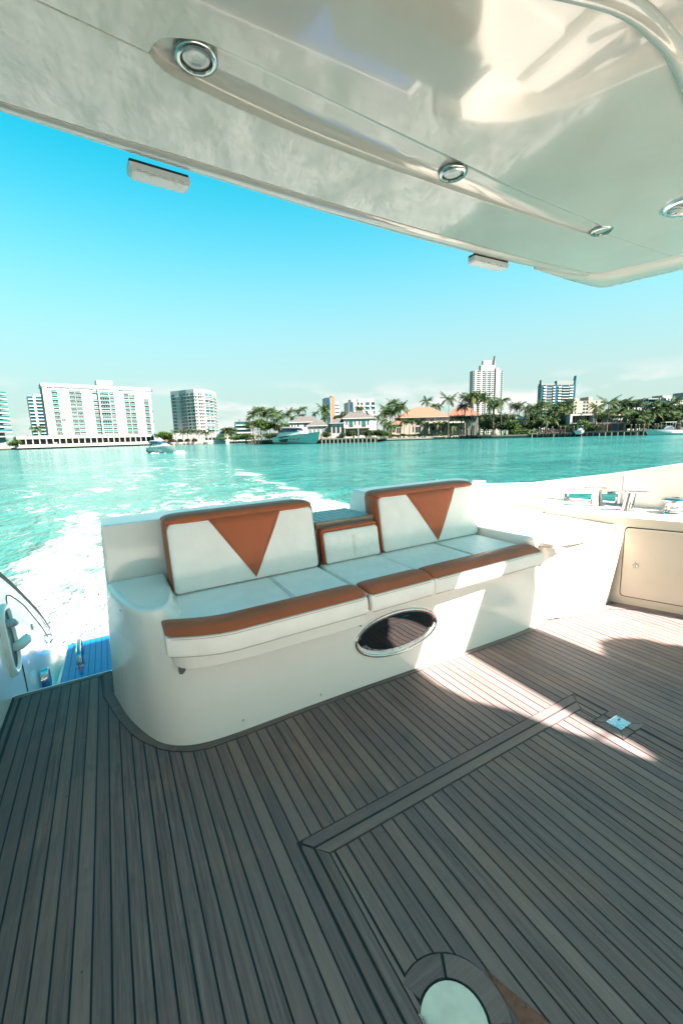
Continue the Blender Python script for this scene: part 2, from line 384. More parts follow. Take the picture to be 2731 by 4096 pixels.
# curved border planks round the bench, cut into lengths
BI = offs([q for q in BO if q[0] <= 2.9], -.052)
def border(a, c):
    A = [q for q in BO if a <= q[0] <= c]; ia = BO.index(A[0]); ib = BO.index(A[-1])
    o_ = offs(BO[:20], -.004)[ia:ib + 1]; i_ = offs(BO[:20], -.060)[ia:ib + 1]
    o_[0] = (o_[0][0] + .003, o_[0][1]); p = MB(); p.prism(o_ + i_[::-1], -.012, .0005, 'teakx'); p.build('border_plank', deck)
for a, c in ((-.2, -.07), (-.07, .11), (.11, .408), (.408, 1.7), (1.7, 2.875)):
    border(a, c)
# locker and cabinet borders
p = MB(); p.prism([(2.97, 1.889), (3.14, 1.827), (3.44, 1.777), (3.56, 1.80), (3.62, 1.875), (3.44, 1.86), (3.14, 1.86), (2.93, 1.95)], -.012, .0005, 'teakx'); p.build('border_plank', deck)
p = MB(); p.prism([(3.45, 1.772), (3.64, 1.645), (3.723, 1.38), (3.856, 1.0), (4.3, -.38), (4.4, -.3), (3.8, 1.42), (3.63, 1.86), (3.57, 1.80)], -.012, .0005, 'teak'); p.build('border_plank', deck)
# hatch surround: mitred outer and inner boards with a dark groove between them
OX0, OX1, OY1 = HX0 + .003, HX1 - .003, HY1
IX0, IX1, IY1 = .490, 2.092, 1.209
def frame_piece(poly, m, z=.0008, name='hatch_board'):
    p = MB(); p.prism(poly, -.012, z, m); p.build(name, deck)
g2 = .0045; dd = .0016
rc = .030
frame_piece([(OX0 + rc, OY1)] + [(OX0 + rc - rc * math.sin(R_(a)), OY1 - rc + rc * math.cos(R_(a))) for a in (25, 43)] + [(IX0 + dd, IY1 + g2), (IX1 - dd, IY1 + g2), (OX1 - rc * .7, OY1 - rc * .28), (OX1 - rc, OY1)], 'teakx')
frame_piece([(OX0, OY1 - rc), (OX0 + .006, OY1 - .017), (IX0 - g2, IY1 - dd), (IX0 - g2, HY0), (OX0, HY0)], 'teak')
frame_piece([(OX1, OY1 - rc), (OX1 - .006, OY1 - .015), (IX1 + g2, IY1 - dd), (IX1 + g2, 1.075), (OX1, 1.075)], 'teak')
frame_piece([(IX1 + g2, .917), (OX1, .917), (OX1, HY0), (IX1 + g2, HY0)], 'teak')
NX0, NX1, NY1 = .530, 2.056, 1.162
frame_piece([(IX0 + g2, IY1 - g2), (NX0 + dd, NY1 + .002), (NX1 - dd, NY1 + .002), (IX1 - g2, IY1 - g2)], 'teakx')
frame_piece([(IX0 + g2, IY1 - g2 - dd * 2), (NX0 - .002, NY1 - dd), (NX0 - .002, HY0), (IX0 + g2, HY0)], 'teak')
frame_piece([(IX1 - g2, IY1 - g2 - dd * 2), (NX1 + .002, NY1 - dd), (NX1 + .002, 1.075), (IX1 - g2, 1.075)], 'teak')
frame_piece([(NX1 + .002, .917), (IX1 - g2, .917), (IX1 - g2, HY0), (NX1 + .002, HY0)], 'teak')
p = MB(); p.box(IX0 - .0012, IX0 + .0012, HY0, IY1, -.003, .0002, 'dark'); p.build('hatch_groove', deck)
# thin strips and hatch planks
HXJ = .6011
def hatch_top(x): return NY1 - .003
for xa, xb in ((.533, .5455), (2.041, 2.053)): 
    for ya, yb in (((HY0, NY1 - .003),) if xa < 1 else ((1.075, NY1 - .003), (HY0, .917))):
        p = MB(); p.box(xa, xb, ya, yb, -.012, 0, 'teak'); p.build('hatch_strip', deck)
DC, DR, DR2 = (.598, .600), .086, .148
def ring_top(x):                                   # where the round cover's teak ring cuts the planks
    d = x - DC[0]
    return DC[1] + math.sqrt(max(DR2 ** 2 - d * d, 0)) if abs(d) < DR2 else None
edges = [.5505] + [HXJ + PITCH * j for j in range(0, 28)] + [2.038]
for xa, xb in zip(edges, edges[1:]):
    xa += G; xb -= G
    if xb - xa < .006: continue
    n = 5; xs = [xa + (xb - xa) * i / n for i in range(n + 1)]
    if any(ring_top(x) for x in xs):
        xs2 = [x for x in xs if ring_top(x)] + ([DC[0] + DR2 - .0005] if xb > DC[0] + DR2 else [])
        up = [(x, ring_top(x) + .006) for x in xs2]; dn = [(x, 2 * DC[1] - ring_top(x) - .006) for x in xs2]
        if xb > DC[0] + DR2:
            p = MB(); p.prism([(xb, HY0), (xb, NY1 - .005)] + [(xa, NY1 - .005)] + up + dn[::-1] + [(xa, HY0)], -.012, 0, 'teak'); p.build('hatch_plank', deck)
        else:
            p = MB(); p.prism([(xb, NY1 - .005), (xa, NY1 - .005)] + up, -.012, 0, 'teak'); p.build('hatch_plank', deck)
            p = MB(); p.prism([(xa, HY0), (xb, HY0)] + dn[::-1], -.012, 0, 'teak'); p.build('hatch_plank', deck)
    elif xb > 2.003:
        p = MB(); p.box(xa, min(xb, 2.036), 1.075, NY1 - .005, -.012, 0, 'teak'); p.build('hatch_plank', deck)
        p = MB(); p.box(xa, min(xb, 2.036), HY0, .917, -.012, 0, 'teak'); p.build('hatch_plank', deck)
    else:
        p = MB(); p.box(xa, xb, HY0, NY1 - .005, -.012, 0, 'teak'); p.build('hatch_plank', deck)
# forward hatch edge
p = MB(); p.box(OX0, OX1, HY0 - .05, HY0 - .006, -.012, 0, 'teakx'); p.build('hatch_board', deck)
for j in range(33):
    xa = HX0 + .003 + j * PITCH
    if xa + PITCH < HX1: p = MB(); p.box(xa + G, xa + PITCH - G, -.9, HY0 - .057, -.012, 0, 'teak'); p.build('plank', deck)
# teak ring round the cover plate (three mitred pieces)
for a0, a1 in ((118, 62), (58, -30), (-34, -112)):
    o_ = arc(DC[0], DC[1], DR2, a0, a1, 10); i_ = arc(DC[0], DC[1], DR + .008, a0, a1, 10)
    o_ = [(max(x, .500 + .0), y) for x, y in o_]; i_ = [(max(x, .535), y) for x, y in i_]
    p = MB(); p.prism([(max(x, .5345), y) for x, y in o_] + i_[::-1], -.012, .0015, 'teakx'); p.build('ring_plank', deck)
# dark wet varnish running out from under the ring, and small stains
p = MB(); p.prism([(.752, .640), (.775, .57), (.80, .50), (.83, .40), (.80, .30), (.72, .40), (.742, .50), (.748, .58)], -.001, .0022, 'wet'); p.build('varnish_stain', deck)
def stain(cx, cy, L, w_, name='rust_stain'):
    pts = [(cx + w_ * random.uniform(.5, 1) * math.cos(t), cy + L * random.uniform(.55, 1) * math.sin(t)) for t in [k * math.pi / 6 for k in range(12)]]
    p = MB(); p.prism(pts, .0003, .0012, 'rust'); p.build(name, deck)
stain(1.748, 1.80, .045, .008); stain(1.822, 1.70, .05, .014); stain(3.385, 1.47, .05, .010); stain(3.36, 1.385, .035, .010); stain(3.41, 1.56, .025, .006)

# D-shaped cover plate
cv = tag(empty('cover_plate', (0, 0, 0), boat=True), 'cream D-shaped flush metal cover ringed by teak at the bottom edge', 'cover plate')
dp = [(x, y) for x, y in arc(DC[0], DC[1], DR, 138, -138, 26)]
dp = [(max(x, .531), y) for x, y in dp]
p = MB(); p.prism(dp, -.01, .004, 'platew'); p.build('plate', cv, bevel=.0015)
p = MB(); p.box(.5335, .5375, .575, .648, .002, .009, 'steel'); p.build('hinge', cv)
p = MB(); p.box(.529, .533, .545, .66, .0, .0048, 'steel'); p.build('rim', cv)
# hatch latch in its mitred diamond of teak
lt = tag(empty('hatch_latch', (2.104, .996, 0), boat=True), 'small stainless latch plate with a finger slot in a mitred teak frame', 'latch')
LX, LY, lx, ly = .100, .074, .047, .036
for poly in ([(-LX, LY), (-lx, ly), (-g2, ly), (-g2, LY)], [(g2, LY), (g2, ly), (lx, ly), (LX, LY)],
             [(-LX, -LY), (-g2, -LY), (-g2, -ly), (-lx, -ly)], [(g2, -LY), (LX, -LY), (lx, -ly), (g2, -ly)],
             [(-LX, -LY + .004), (-lx - .003, -ly), (-lx - .003, ly), (-LX, LY - .004)], [(LX, -LY + .004), (LX, LY - .004), (lx + .003, ly), (lx + .003, -ly)]):
    p = MB(); p.prism(poly, -.012, .0012, 'teakx'); p.build('mitred_board', lt)
p = MB(); p.box(-lx, lx, -ly, ly, -.008, .004, 'steel'); p.build('plate', lt, bevel=.0015)
p = MB(); p.box(.012, .034, .008, .014, .0035, .0048, 'black'); p.build('finger_slot', lt)

# ------------------------------------------------------------------ BENCH MOULDING
def zr(P, z): return [(x, y, z) for x, y in P]
bench = tag(empty('bench_moulding', boat=True), 'white glossy moulded bench base with curved left corner and an oval black port in its front', 'bench')
foot = refine([(-.139, 2.73), (-.083, 2.466), (-.027, 2.297), (.03, 2.165), (.085, 2.085), (.164, 2.024), (.273, 1.988), (.45, 1.975), (.8, 1.972), (1.2, 1.962), (1.7, 1.942), (2.1, 1.925), (2.45, 1.915), (2.62, 1.918), (2.72, 1.93), (2.80, 1.955), (2.86, 1.99)], 3)
foot = [(-.148, 3.08)] + foot + [(2.9, 2.2), (2.9, 3.08)]
top_c = refine([(-.113, 2.73), (-.058, 2.475), (-.005, 2.305), (.045, 2.175), (.098, 2.10), (.170, 2.038), (.277, 2.003), (.452, 1.990), (.8, 1.987), (1.2, 1.977), (1.7, 1.957), (2.1, 1.940), (2.45, 1.930), (2.62, 1.932), (2.72, 1.944), (2.80, 1.968), (2.86, 2.0)], 3)
top_c = [(-.12, 3.08)] + top_c + [(2.9, 2.2), (2.9, 3.08)]
def blend(A, B, t): return [(x0 + (x1 - x0) * t, y0 + (y1 - y0) * t) for (x0, y0), (x1, y1) in zip(A, B)]
inn = [(x + (.02 if x < .1 else 0), y + .016 if y < 2.9 else y) for x, y in top_c]
MOULD = []
b = MB(); b.loft([zr(foot, -.08)] + [zr(blend(foot, top_c, z / .478), z) for z in (0, .12, .24, .36, .44, .470)] + [zr(blend(top_c, inn, .3), .484), zr(inn, .492)], 'gel', cap=True); MOULD.append(b)
# left arm
a0 = refine([(-.098, 2.73), (-.062, 2.50), (-.02, 2.33), (.03, 2.20), (.07, 2.145), (.12, 2.12), (.17, 2.14), (.205, 2.20), (.222, 2.32), (.232, 2.60), (.232, 2.73)], 3)
ab = refine([(-.114, 2.73), (-.059, 2.475), (-.006, 2.304), (.044, 2.174), (.0975, 2.099), (.165, 2.040), (.245, 2.022), (.32, 2.06), (.33, 2.30), (.33, 2.60), (.33, 2.73)], 3)
cl3 = lambda P: P
b = MB()
def blend(A, B, t): return [(x0 + (x1 - x0) * t, y0 + (y1 - y0) * t) for (x0, y0), (x1, y1) in zip(A, B)]
def inset(P, d):
    cx = sum(p[0] for p in P) / len(P); cy = 2.6
    return [(x + (cx - x) * d, y + (cy - y) * d * .6 if y < 2.65 else y) for x, y in P]
a4 = [(x + .012, y + .008) for x, y in ab]
b.loft([zr(a4, .30), zr(a4, .42), zr(blend(a4, ab, .9), .47), zr(blend(ab, a0, .15), .52), zr(blend(ab, a0, .6), .60), zr(a0, .675), zr(inset(a0, .03), .692), zr(inset(a0, .09), .700), zr(inset(a0, .2), .703)], 'gel'); MOULD.append(b)
# left back wall
def wallblock(xa, xb, ya, yb, z0, z1, x0t=None, x1t=None):
    b = MB(); xt0 = xa if x0t is None else x0t; xt1 = xb if x1t is None else x1t
    b.add([(xa, ya, z0), (xb, ya, z0), (xb, yb, z0), (xa, yb, z0), (xt0, ya + .03, z1), (xt1, ya + .03, z1), (xt1, yb, z1), (xt0, yb, z1)],
          [(0, 3, 2, 1), (4, 5, 6, 7), (0, 1, 5, 4), (1, 2, 6, 5), (2, 3, 7, 6), (3, 0, 4, 7)], 'gel'); MOULD.append(b)
wallblock(-.112, 1.21, 2.73, 3.08, .20, 1.035, x0t=-.084)
wallblock(1.18, 1.74, 2.60, 3.06, .40, .868)
wallblock(1.66, 3.0, 2.66, 3.08, .40, 1.035, x0t=1.80)
# walk-through step: teak top with slats
for j in range(9):
    p = MB(); p.box(1.215 + j * .0525, 1.258 + j * .0525, 2.606, 2.985, .884, .902, 'teakp'); p.build('slat', bench)
p = MB(); p.box(1.20, 1.70, 2.560, 2.598, .852, .906, 'teakn'); p.build('teak_nosing', bench, bevel=.004)
p = MB(); p.box(1.205, 1.69, 2.602, 2.985, .866, .893, 'caulk'); p.build('caulk', bench)
for sx, sy, sz in ((-.038, 2.30, .672), (.9, 1.975, .045), (1.95, 1.935, .05), (.45, 1.98, .06)):
    b = MB(); b.lathe((sx, sy - .012, sz), [(.0005, .0), (.004, .0), (.005, .003), (.005, .02)], 'steel', 10, axis='y'); b.build('screw', bench)
b = MB(); b.loft([[(x, y, z) for x, z in ((.175, .452), (.205, .452), (.205, .415), (.19, .400), (.175, .405))] for y in (1.992, 2.02)], 'shade'); b.build('notch_shade', bench)  # added grey block stands for shade in the recess under the board
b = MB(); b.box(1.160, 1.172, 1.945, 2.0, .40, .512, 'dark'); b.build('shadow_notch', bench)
# seat board under the left cushion
p = MB(); p.prism(refine([(.155, 2.0), (.20, 1.935), (.30, 1.892), (.48, 1.868), (.8, 1.862), (1.155, 1.862)], 3) + [(1.155, 2.3), (.155, 2.3)], .452, .514, 'gel'); p.build('seat_board', bench, bevel=.006)
p = MB(); p.prism([(.23, 1.938), (.9, 1.93), (1.14, 1.925), (1.14, 2.1), (.23, 2.1)], .425, .4515, 'dark'); 
# right arm
ra = refine([(2.655, 2.72), (2.66, 2.45), (2.655, 2.2), (2.64, 2.06), (2.645, 1.975), (2.70, 1.945), (2.76, 1.955), (2.82, 2.0), (2.83, 2.1), (2.83, 2.72)], 3)
b = MB(); b.loft([zr(ra, .40), zr(ra, .64), zr(ra, .675), zr([(x + (2.74 - x) * .06, y) for x, y in ra], .690), zr([(x + (2.74 - x) * .2, y + .012) for x, y in ra], .696)], 'gel'); MOULD.append(b)
b = MB(); import bmesh
for q in MOULD:
    me_ = q.mesh('t'); bm_ = bmesh.new(); bm_.from_mesh(me_); bmesh.ops.recalc_face_normals(bm_, faces=bm_.faces); bm_.to_mesh(me_); bm_.free()
    b.add([v.co for v in me_.vertices], [tuple(p.vertices) for p in me_.polygons], 'gel'); bpy.data.meshes.remove(me_)
mo = b.build('seamless_moulding', bench, fix=False)
rm = mo.modifiers.new('remesh', 'REMESH'); rm.mode = 'VOXEL'; rm.voxel_size = .0075; rm.use_smooth_shade = True
sm_ = mo.modifiers.new('smooth', 'SMOOTH'); sm_.factor = .5; sm_.iterations = 14
# oval port
PC = (1.443, .283); PA, PB = .292, .131
def ell(a, bb, y, n=48): return [(PC[0] + a * math.cos(2 * math.pi * k / n), y + .012 * (1.443 - (PC[0] + a * math.cos(2 * math.pi * k / n))) * -4 * 0 - .04 * (a * math.cos(2 * math.pi * k / n)), PC[1] + bb * math.sin(2 * math.pi * k / n)) for k in range(n)]
YP = 1.963
b = MB(); b.loft([ell(PA + .016, PB + .016, YP + .01), ell(PA + .014, PB + .014, YP - .010), ell(PA + .006, PB + .006, YP - .014), ell(PA - .002, PB - .002, YP - .010), ell(PA - .006, PB - .006, YP + .004)], 'chrome', cap=False)
port = b.build('port_rim', bench, smooth=True)
b = MB(); b.loft([ell(PA + .030, PB + .030, YP + .012), ell(PA + .024, PB + .024, YP - .004), ell(PA + .012, PB + .012, YP - .006)], 'gel', cap=False); b.build('port_surround', bench, smooth=True)
b = MB(); b.loft([ell(PA - .004, PB - .004, YP - .002), ell(PA - .02, PB - .014, YP - .003), ell(PA - .05, PB - .03, YP - .0045), ell(PA - .12, PB - .055, YP - .006), ell(PA - .2, PB - .09, YP - .0065)], 'pglass'); pg_ = b.build('port_glass', bench, smooth=True)
for k in range(3):
    r = .03 + .010 * k
    b = MB(); pts = [(PC[0] + (PA - r) * math.cos(R_(t)), YP - .0055 - .04 * (PA - r) * math.cos(R_(t)), PC[1] + (PB - r * .62) * math.sin(R_(t))) for t in range(192, 352, 8)]
    b.tube(pts, .0012, 'steel', 5); b.build('port_gasket', pg_, smooth=True)

# ------------------------------------------------------------------ CUSHIONS
def sweep(b, prof, xs, dy=None, m='white_lea', round_=.02, sh=.82):
    """sweep a (y,z) outline along x; the ends are rounded"""
    cy = sum(p[0] for p in prof) / len(prof); cz = sum(p[1] for p in prof) / len(prof)
    st = []
    L = xs[-1] - xs[0]
    for q, s_ in ((0, sh), (.15, sh + (1 - sh) * .5), (.45, sh + (1 - sh) * .85), (1, 1)): st.append((xs[0] + q * round_, s_))
    st += [(x, 1) for x in xs[1:-1] if xs[0] + round_ * 1.05 < x < xs[-1] - round_ * 1.05]
    for q, s_ in ((1, 1), (.45, sh + (1 - sh) * .85), (.15, sh + (1 - sh) * .5), (0, sh)): st.append((xs[-1] - q * round_, s_))
    rings = []
    for x, s_ in st:
        r = []
        for y, z in prof:
            yy = cy + (y - cy) * (1 - (1 - s_) * .35); zz = cz + (z - cz) * s_
            if dy: yy += dy(x) * max(0, min(1, (2.25 - y) / .22))
            r.append((x, yy, zz))
        rings.append(r)
    b.loft(rings, m); return b
def rprof(P, n=3): return refine(P + [P[0]], n)[:-1]
def seat(xa, xb, label, mtop, dy=None, zoff=0., seamx=None):
    o = tag(empty('seat_cushion', boat=True), label, 'cushion', 'seat cushions along the bench')
    xs = [xa + (xb - xa) * i / 14 for i in range(15)]
    pad = rprof([(1.862, .530 + zoff), (1.860, .575 + zoff), (1.868, .612 + zoff), (1.93, .632 + zoff), (2.02, .634 + zoff), (2.12, .633 + zoff), (2.35, .634 + zoff), (2.50, .630 + zoff), (2.52, .60 + zoff), (2.52, .545 + zoff), (2.50, .522 + zoff), (2.0, .520 + zoff), (1.885, .520 + zoff)], 3)
    b = MB(); sweep(b, pad, xs, dy, mtop, .03); b.build('pad', o, smooth=True)
    bol = rprof([(1.850, .618 + zoff), (1.868, .634 + zoff), (1.905, .652 + zoff), (1.95, .658 + zoff), (2.0, .650 + zoff), (2.024, .636 + zoff), (2.0, .622 + zoff), (1.92, .612 + zoff), (1.865, .610 + zoff)], 3)
    b = MB(); sweep(b, bol, xs, dy, 'tan_lea', .07, .55); b.build('bolster', o, smooth=True)
    fr = rprof([(1.848, .617 + zoff), (1.843, .60 + zoff), (1.840, .57 + zoff), (1.843, .535 + zoff), (1.850, .520 + zoff), (1.87, .516 + zoff), (1.90, .53 + zoff), (1.90, .60 + zoff), (1.88, .617 + zoff)], 3)
    b = MB(); sweep(b, fr, xs, dy, 'white_lea', .02, .9); fpn = b.build('front_panel', o, smooth=True)
    f = dy or (lambda x: 0)
    b = MB(); b.tube([(x, 1.846 + f(x), .6185 + zoff) for x in [xa + .012] + xs[1:-1] + [xb - .012]], .0032, 'piping', 6); b.build('piping', fpn, smooth=True)
    b = MB(); b.tube([(x, 1.848 + f(x), .520 + zoff) for x in [xa + .012] + xs[1:-1] + [xb - .012]], .0028, 'piping', 6); b.build('piping', fpn, smooth=True)
    b = MB(); b.tube([(x, 1.8425 + f(x), .6085 + zoff) for x in [xa + .02] + xs[1:-1] + [xb - .02]], .0011, 'thread', 4); b.build('stitching', fpn)
    if seamx:
        b = MB(); b.tube([(seamx - .008, y, .6355 + zoff) for y in (2.03, 2.15, 2.3, 2.46)], .0016, 'piping', 5); b.tube([(seamx + .008, y, .6355 + zoff) for y in (2.03, 2.15, 2.3, 2.46)], .0016, 'piping', 5); b.build('seam', o)
    return o
seat(.132, 1.155, 'longest white seat cushion with a brown front roll, left end of the bench', 'white_lea', lambda x: .117 * max(0, 1 - (x - .13) / .30) ** 1.7, seamx=.80)
seat(1.182, 1.632, 'short middle seat cushion with a short brown front roll, above the oval port', 'hex_lea')
seat(1.640, 2.635, 'right seat cushion, hexagon quilted with a dark brown front roll, beside the locker', 'hex_lea', lambda x: -.012 * max(0, 1 - abs(x - 2.635) / .1), seamx=2.16)
def back(xa, xb, label, tri, z1=1.07, pillow=False):
    o = tag(empty('back_cushion' if not pillow else 'back_pillow', boat=True), label, 'cushion', 'back cushions along the bench')
    z0 = .632; h = z1 - z0; lean = .16
    zc = (z0 + z1) / 2
    def yy(z): return 2.445 + (z - z0) * lean
    def pt(x, z, d): return (x, yy(z) + d, z)
    r = .055 if not pillow else .03
    def outline(ins, n=6):
        a, c, e, g_ = xa + ins, xb - ins, z0 + ins * .6, z1 - ins; rr = max(r - ins * .4, .012); P = []
        for cx, cz, s0 in ((c - rr, g_ - rr, 0), (a + rr, g_ - rr, 90), (a + rr * .5, e + rr * .5, 180), (c - rr * .5, e + rr * .5, 270)):
            q = rr if s0 < 180 else rr * .5
            for k in range(n + 1): t = R_(s0 + 90 * k / n); P.append((cx + q * math.cos(t), cz + q * math.sin(t)))
        return P
    T = .19 if not pillow else .09
    # brown body behind and round the sides
    b = MB(); b.loft([[pt(x, z, d) for x, z in outline(i_)] for i_, d in ((.012, .010), (.0, .025), (-.002, T * .5), (.0, T - .02), (.02, T))], 'tan_lea'); b.build('boxing', o, smooth=True)
    # white front, slightly domed
    fi = .013; side = 0
    def front(ins, d, bulge=0):
        P = []
        for x, z in outline(ins):
            P.append(pt(x, z - (.012 if z > z1 - .09 else 0), d))
        return P
    b = MB(); b.loft([front(.012, .016), front(.012, .004), front(.018, -.004), front(.035, -.010), front(.07, -.014), front(.13, -.017)] if not pillow else [front(.01, .016), front(.010, .0), front(.018, -.008), front(.035, -.014), front(.06, -.018)], 'hex_lea' if pillow else 'white_lea'); b.build('front_panel', o, smooth=True)
    # brown top roll
    b = MB(); top = []
    pr = [(-.004, z1 - .036), (-.010, z1 - .028), (-.004, z1 - .008), (.02, z1 + .008), (.06, z1 + .012), (T - .03, z1 + .006), (T - .005, z1 - .02), (T - .02, z1 - .04), (.05, z1 - .045), (.01, z1 - .042)]
    if pillow: pr = [(d * .55, z1 - .004 + (z - z1 + .016) * .5) for d, z in pr]
    prof = rprof([(yy(z) + d, z) for d, z in pr], 2)
    sweep(b, prof, [xa + (xb - .012 - xa) * i / 8 for i in range(9)], None, 'tan_lea', .10, .35); b.build('top_roll', o, smooth=True)
    P = [pt(x, z, .001) for x, z in [(x, z - (.012 if z > z1 - .09 else 0)) for x, z in outline(.012)]]
    b = MB(); b.tube(P + [P[0]], .0026, 'piping', 5); b.build('piping', o, smooth=True)
    if tri:
        (ax, az), (bx, bz), (cx, cz) = tri
        N = 8; vs = []; fs = []
        def bul(x, z):
            ed = min(x - xa, xb - x, z1 - z, z - z0); return -.0188 - (0 if ed > .12 else 0)
        b = MB()
        tA = [(ax + (bx - ax) * i / N, az + (bz - az) * i / N) for i in range(N + 1)]
        rows = []
        for j in range(N + 1):
            t = j / N
            rows.append([(tx + (cx - tx) * t, tz + (cz - tz) * t) for tx, tz in tA])
        for r_ in rows:
            for x, z in r_:
                dz = z1 - z; d = -.020 if dz > .13 else -.0075 - (dz / .13) * .0125
                if z - z0 < .10: d = -.012 - (z - z0) / .10 * .0085
                vs.append(pt(x, z, d))
        for j in range(N):
            for i in range(N): fs.append((j * (N + 1) + i, j * (N + 1) + i + 1, (j + 1) * (N + 1) + i + 1, (j + 1) * (N + 1) + i))
        b.add(vs, fs, 'tan_lea'); tri_o = q = b.build('triangle_inset', o, smooth=True); sm = q.modifiers.new('solid', 'SOLIDIFY'); sm.thickness = .0015; sm.offset = 1
        for (p0, p1) in (((ax, az), (cx, cz)), ((bx, bz), (cx, cz))):
            b = MB(); pts = []
            for i in range(15):
                t = i / 14; x = p0[0] + (p1[0] - p0[0]) * t; z = p0[1] + (p1[1] - p0[1]) * t
                dz = z1 - z; d = -.020 if dz > .13 else -.0075 - (dz / .13) * .0125
                if z - z0 < .10: d = -.012 - (z - z0) / .10 * .0085
                pts.append(pt(x + (.007 if p0[0] < cx else -.007) * (1 - t), z, d - .0022))
            b.tube(pts, .0012, 'thread', 4); b.build('stitching', tri_o)
    if pillow:
        for dx in (-.007, .007):
            b = MB(); b.tube([pt((xa + xb) / 2 + dx, z, -.019) for z in (z0 + .03, z0 + .1, z1 - .06)], .0013, 'piping', 4); b.build('seam', o)
    return o
back(.232, 1.165, 'left back cushion, white with a brown pointed triangle, against the tall left wall', [(.472, 1.044), (.928, 1.044), (.718, .656)])
back(1.675, 2.655, 'right back cushion, white with a brown pointed triangle, beside the right armrest', [(1.930, 1.044), (2.430, 1.044), (2.195, .652)])
back(1.205, 1.662, 'low quilted pillow with brown top edge between the two tall back cushions', None, .872, True)

# ------------------------------------------------------------------ LOCKER, BULWARK, CABINET on the right
lk = tag(empty('corner_locker', boat=True), 'white curved corner locker with rounded lid right of the bench', 'locker')
lf = refine([(2.86, 1.96), (2.98, 1.915), (3.14, 1.868), (3.30, 1.842), (3.46, 1.840), (3.58, 1.862), (3.612, 1.89)], 3)
b = MB(); L = lf + [(3.625, 2.9), (2.78, 2.9), (2.80, 2.1)]
LT = [(x - (.05 if x < 2.95 else .02 if x < 3.1 else 0), y - .078 if y < 2.05 else y) for x, y in L]
b.loft([zr(L, -.02), zr(LT, .60), zr([(x, y + .008) for x, y in LT], .612)], 'gel'); b.build('body', lk, smooth=True, auto=50)
ld = refine([(2.72, 2.0), (2.75, 1.915), (2.84, 1.845), (3.05, 1.795), (3.28, 1.785), (3.50, 1.825), (3.64, 1.89), (3.668, 1.96)], 3)
L2 = ld + [(3.668, 2.30), (3.60, 2.7), (2.86, 2.7), (2.84, 2.1), (2.78, 2.06)]
b = MB(); ins = lambda P, d: [(x + (3.2 - x) * d, y + (2.2 - y) * d) for x, y in P]
b.loft([zr(ins(L2, .02), .620), zr(L2, .628), zr(L2, .655), zr(ins(L2, .012), .668), zr(ins(L2, .03), .672)], 'gel'); b.build('lid', lk, smooth=True, auto=60)
b = MB(); b.loft([zr(ins(L2, .035), .608), zr(ins(L2, .035), .622)], 'gel_cream'); b.build('lid_gasket', lk)
b = MB(); b.box(2.80, 2.92, 1.845, 1.95, .578, .612, 'gel'); b.build('hinge_block', lk, bevel=.006)
# cabinet with door
A_ = Vector((3.62, 1.86)); T_ = (Vector((3.79, 1.41)) - A_).normalized(); N_ = Vector((T_.y, -T_.x))
def cabp(t, z, d=0): q = A_ + T_ * t - N_ * d * -1; return (q.x, q.y, z)
cab = tag(empty('side_cabinet', boat=True), 'cream cabinet with a large hinged door under the side deck, right edge', 'cabinet')
b = MB(); P = [(3.62, 1.86), (3.655, 2.75), (4.35, 2.75), (4.75, 1.0), (5.1, -1.4), (4.85, -1.4)]
P[0] = (3.62, 1.86)
q1 = A_ + T_ * 3.4
P = [(3.62, 1.86), (3.64, 2.2), (3.66, 3.0), (4.12, 3.0), (4.40, 1.7), (5.3, -1.3), (q1.x, q1.y)]
b.loft([zr(P, -.02), zr(P, .725), zr([(x + .004, y) for x, y in P], .738), zr([(x + .02, y) for x, y in P], .744)], 'gel_cream'); b.build('carcass', cab, smooth=True, auto=40)
b = MB(); P2 = [(x + .001, y) for x, y in P]; b.prism([(3.655, 1.86), (3.675, 2.2), (3.69, 3.0), (4.12, 3.0), (4.40, 1.7), (5.3, -1.3), (q1.x + .05, q1.y)], .744, .747, 'gel'); b.build('side_deck', cab)
def rr(t0, t1, z0, z1, r, n=5):
    P = []
    for ct, cz, s0 in ((t1 - r, z1 - r, 0), (t0 + r, z1 - r, 90), (t0 + r, z0 + r, 180), (t1 - r, z0 + r, 270)):
        for k in range(n + 1): a = R_(s0 + 90 * k / n); P.append((ct + r * math.cos(a), cz + r * math.sin(a)))
    return P
b = MB(); nn = -1
def cp(t, z, d): q = A_ + T_ * t + Vector((-.9355, -.3534)) * d; return (q.x, q.y, z)
b.loft([[cp(t, z, .001) for t, z in rr(.057, .62, .067, .664, .03)], [cp(t, z, .003) for t, z in rr(.057, .62, .067, .664, .03)]], 'dark'); b.build('door_gap', cab)
dr = MB(); dr.loft([[cp(t, z, .0) for t, z in rr(.064, .613, .074, .657, .028)], [cp(t, z, .009) for t, z in rr(.064, .613, .074, .657, .028)], [cp(t, z, .012) for t, z in rr(.067, .610, .077, .654, .026)]], 'gel_cream'); door = dr.build('door', cab, smooth=True, auto=30)
b = MB()
ring = lambda r, d: [cp(.148 + r * math.cos(t), .353 + r * math.sin(t), d) for t in [k * math.pi / 12 for k in range(24)]]
b.loft([ring(.022, .011), ring(.022, .016), ring(.017, .018), ring(.016, .0145)], 'steel'); b.loft([ring(.016, .0140), ring(.001, .0140)], 'dark'); b.build('latch', door, smooth=True)
b = MB(); b.add([cp(.144, .338, .014), cp(.152, .338, .014), cp(.152, .368, .014), cp(.144, .368, .014), cp(.144, .338, .019), cp(.152, .338, .019), cp(.152, .368, .019), cp(.144, .368, .019)], [(0, 3, 2, 1), (4, 5, 6, 7), (0, 1, 5, 4), (1, 2, 6, 5), (2, 3, 7, 6), (3, 0, 4, 7)], 'gel_cream'); b.build('latch_bar', door)
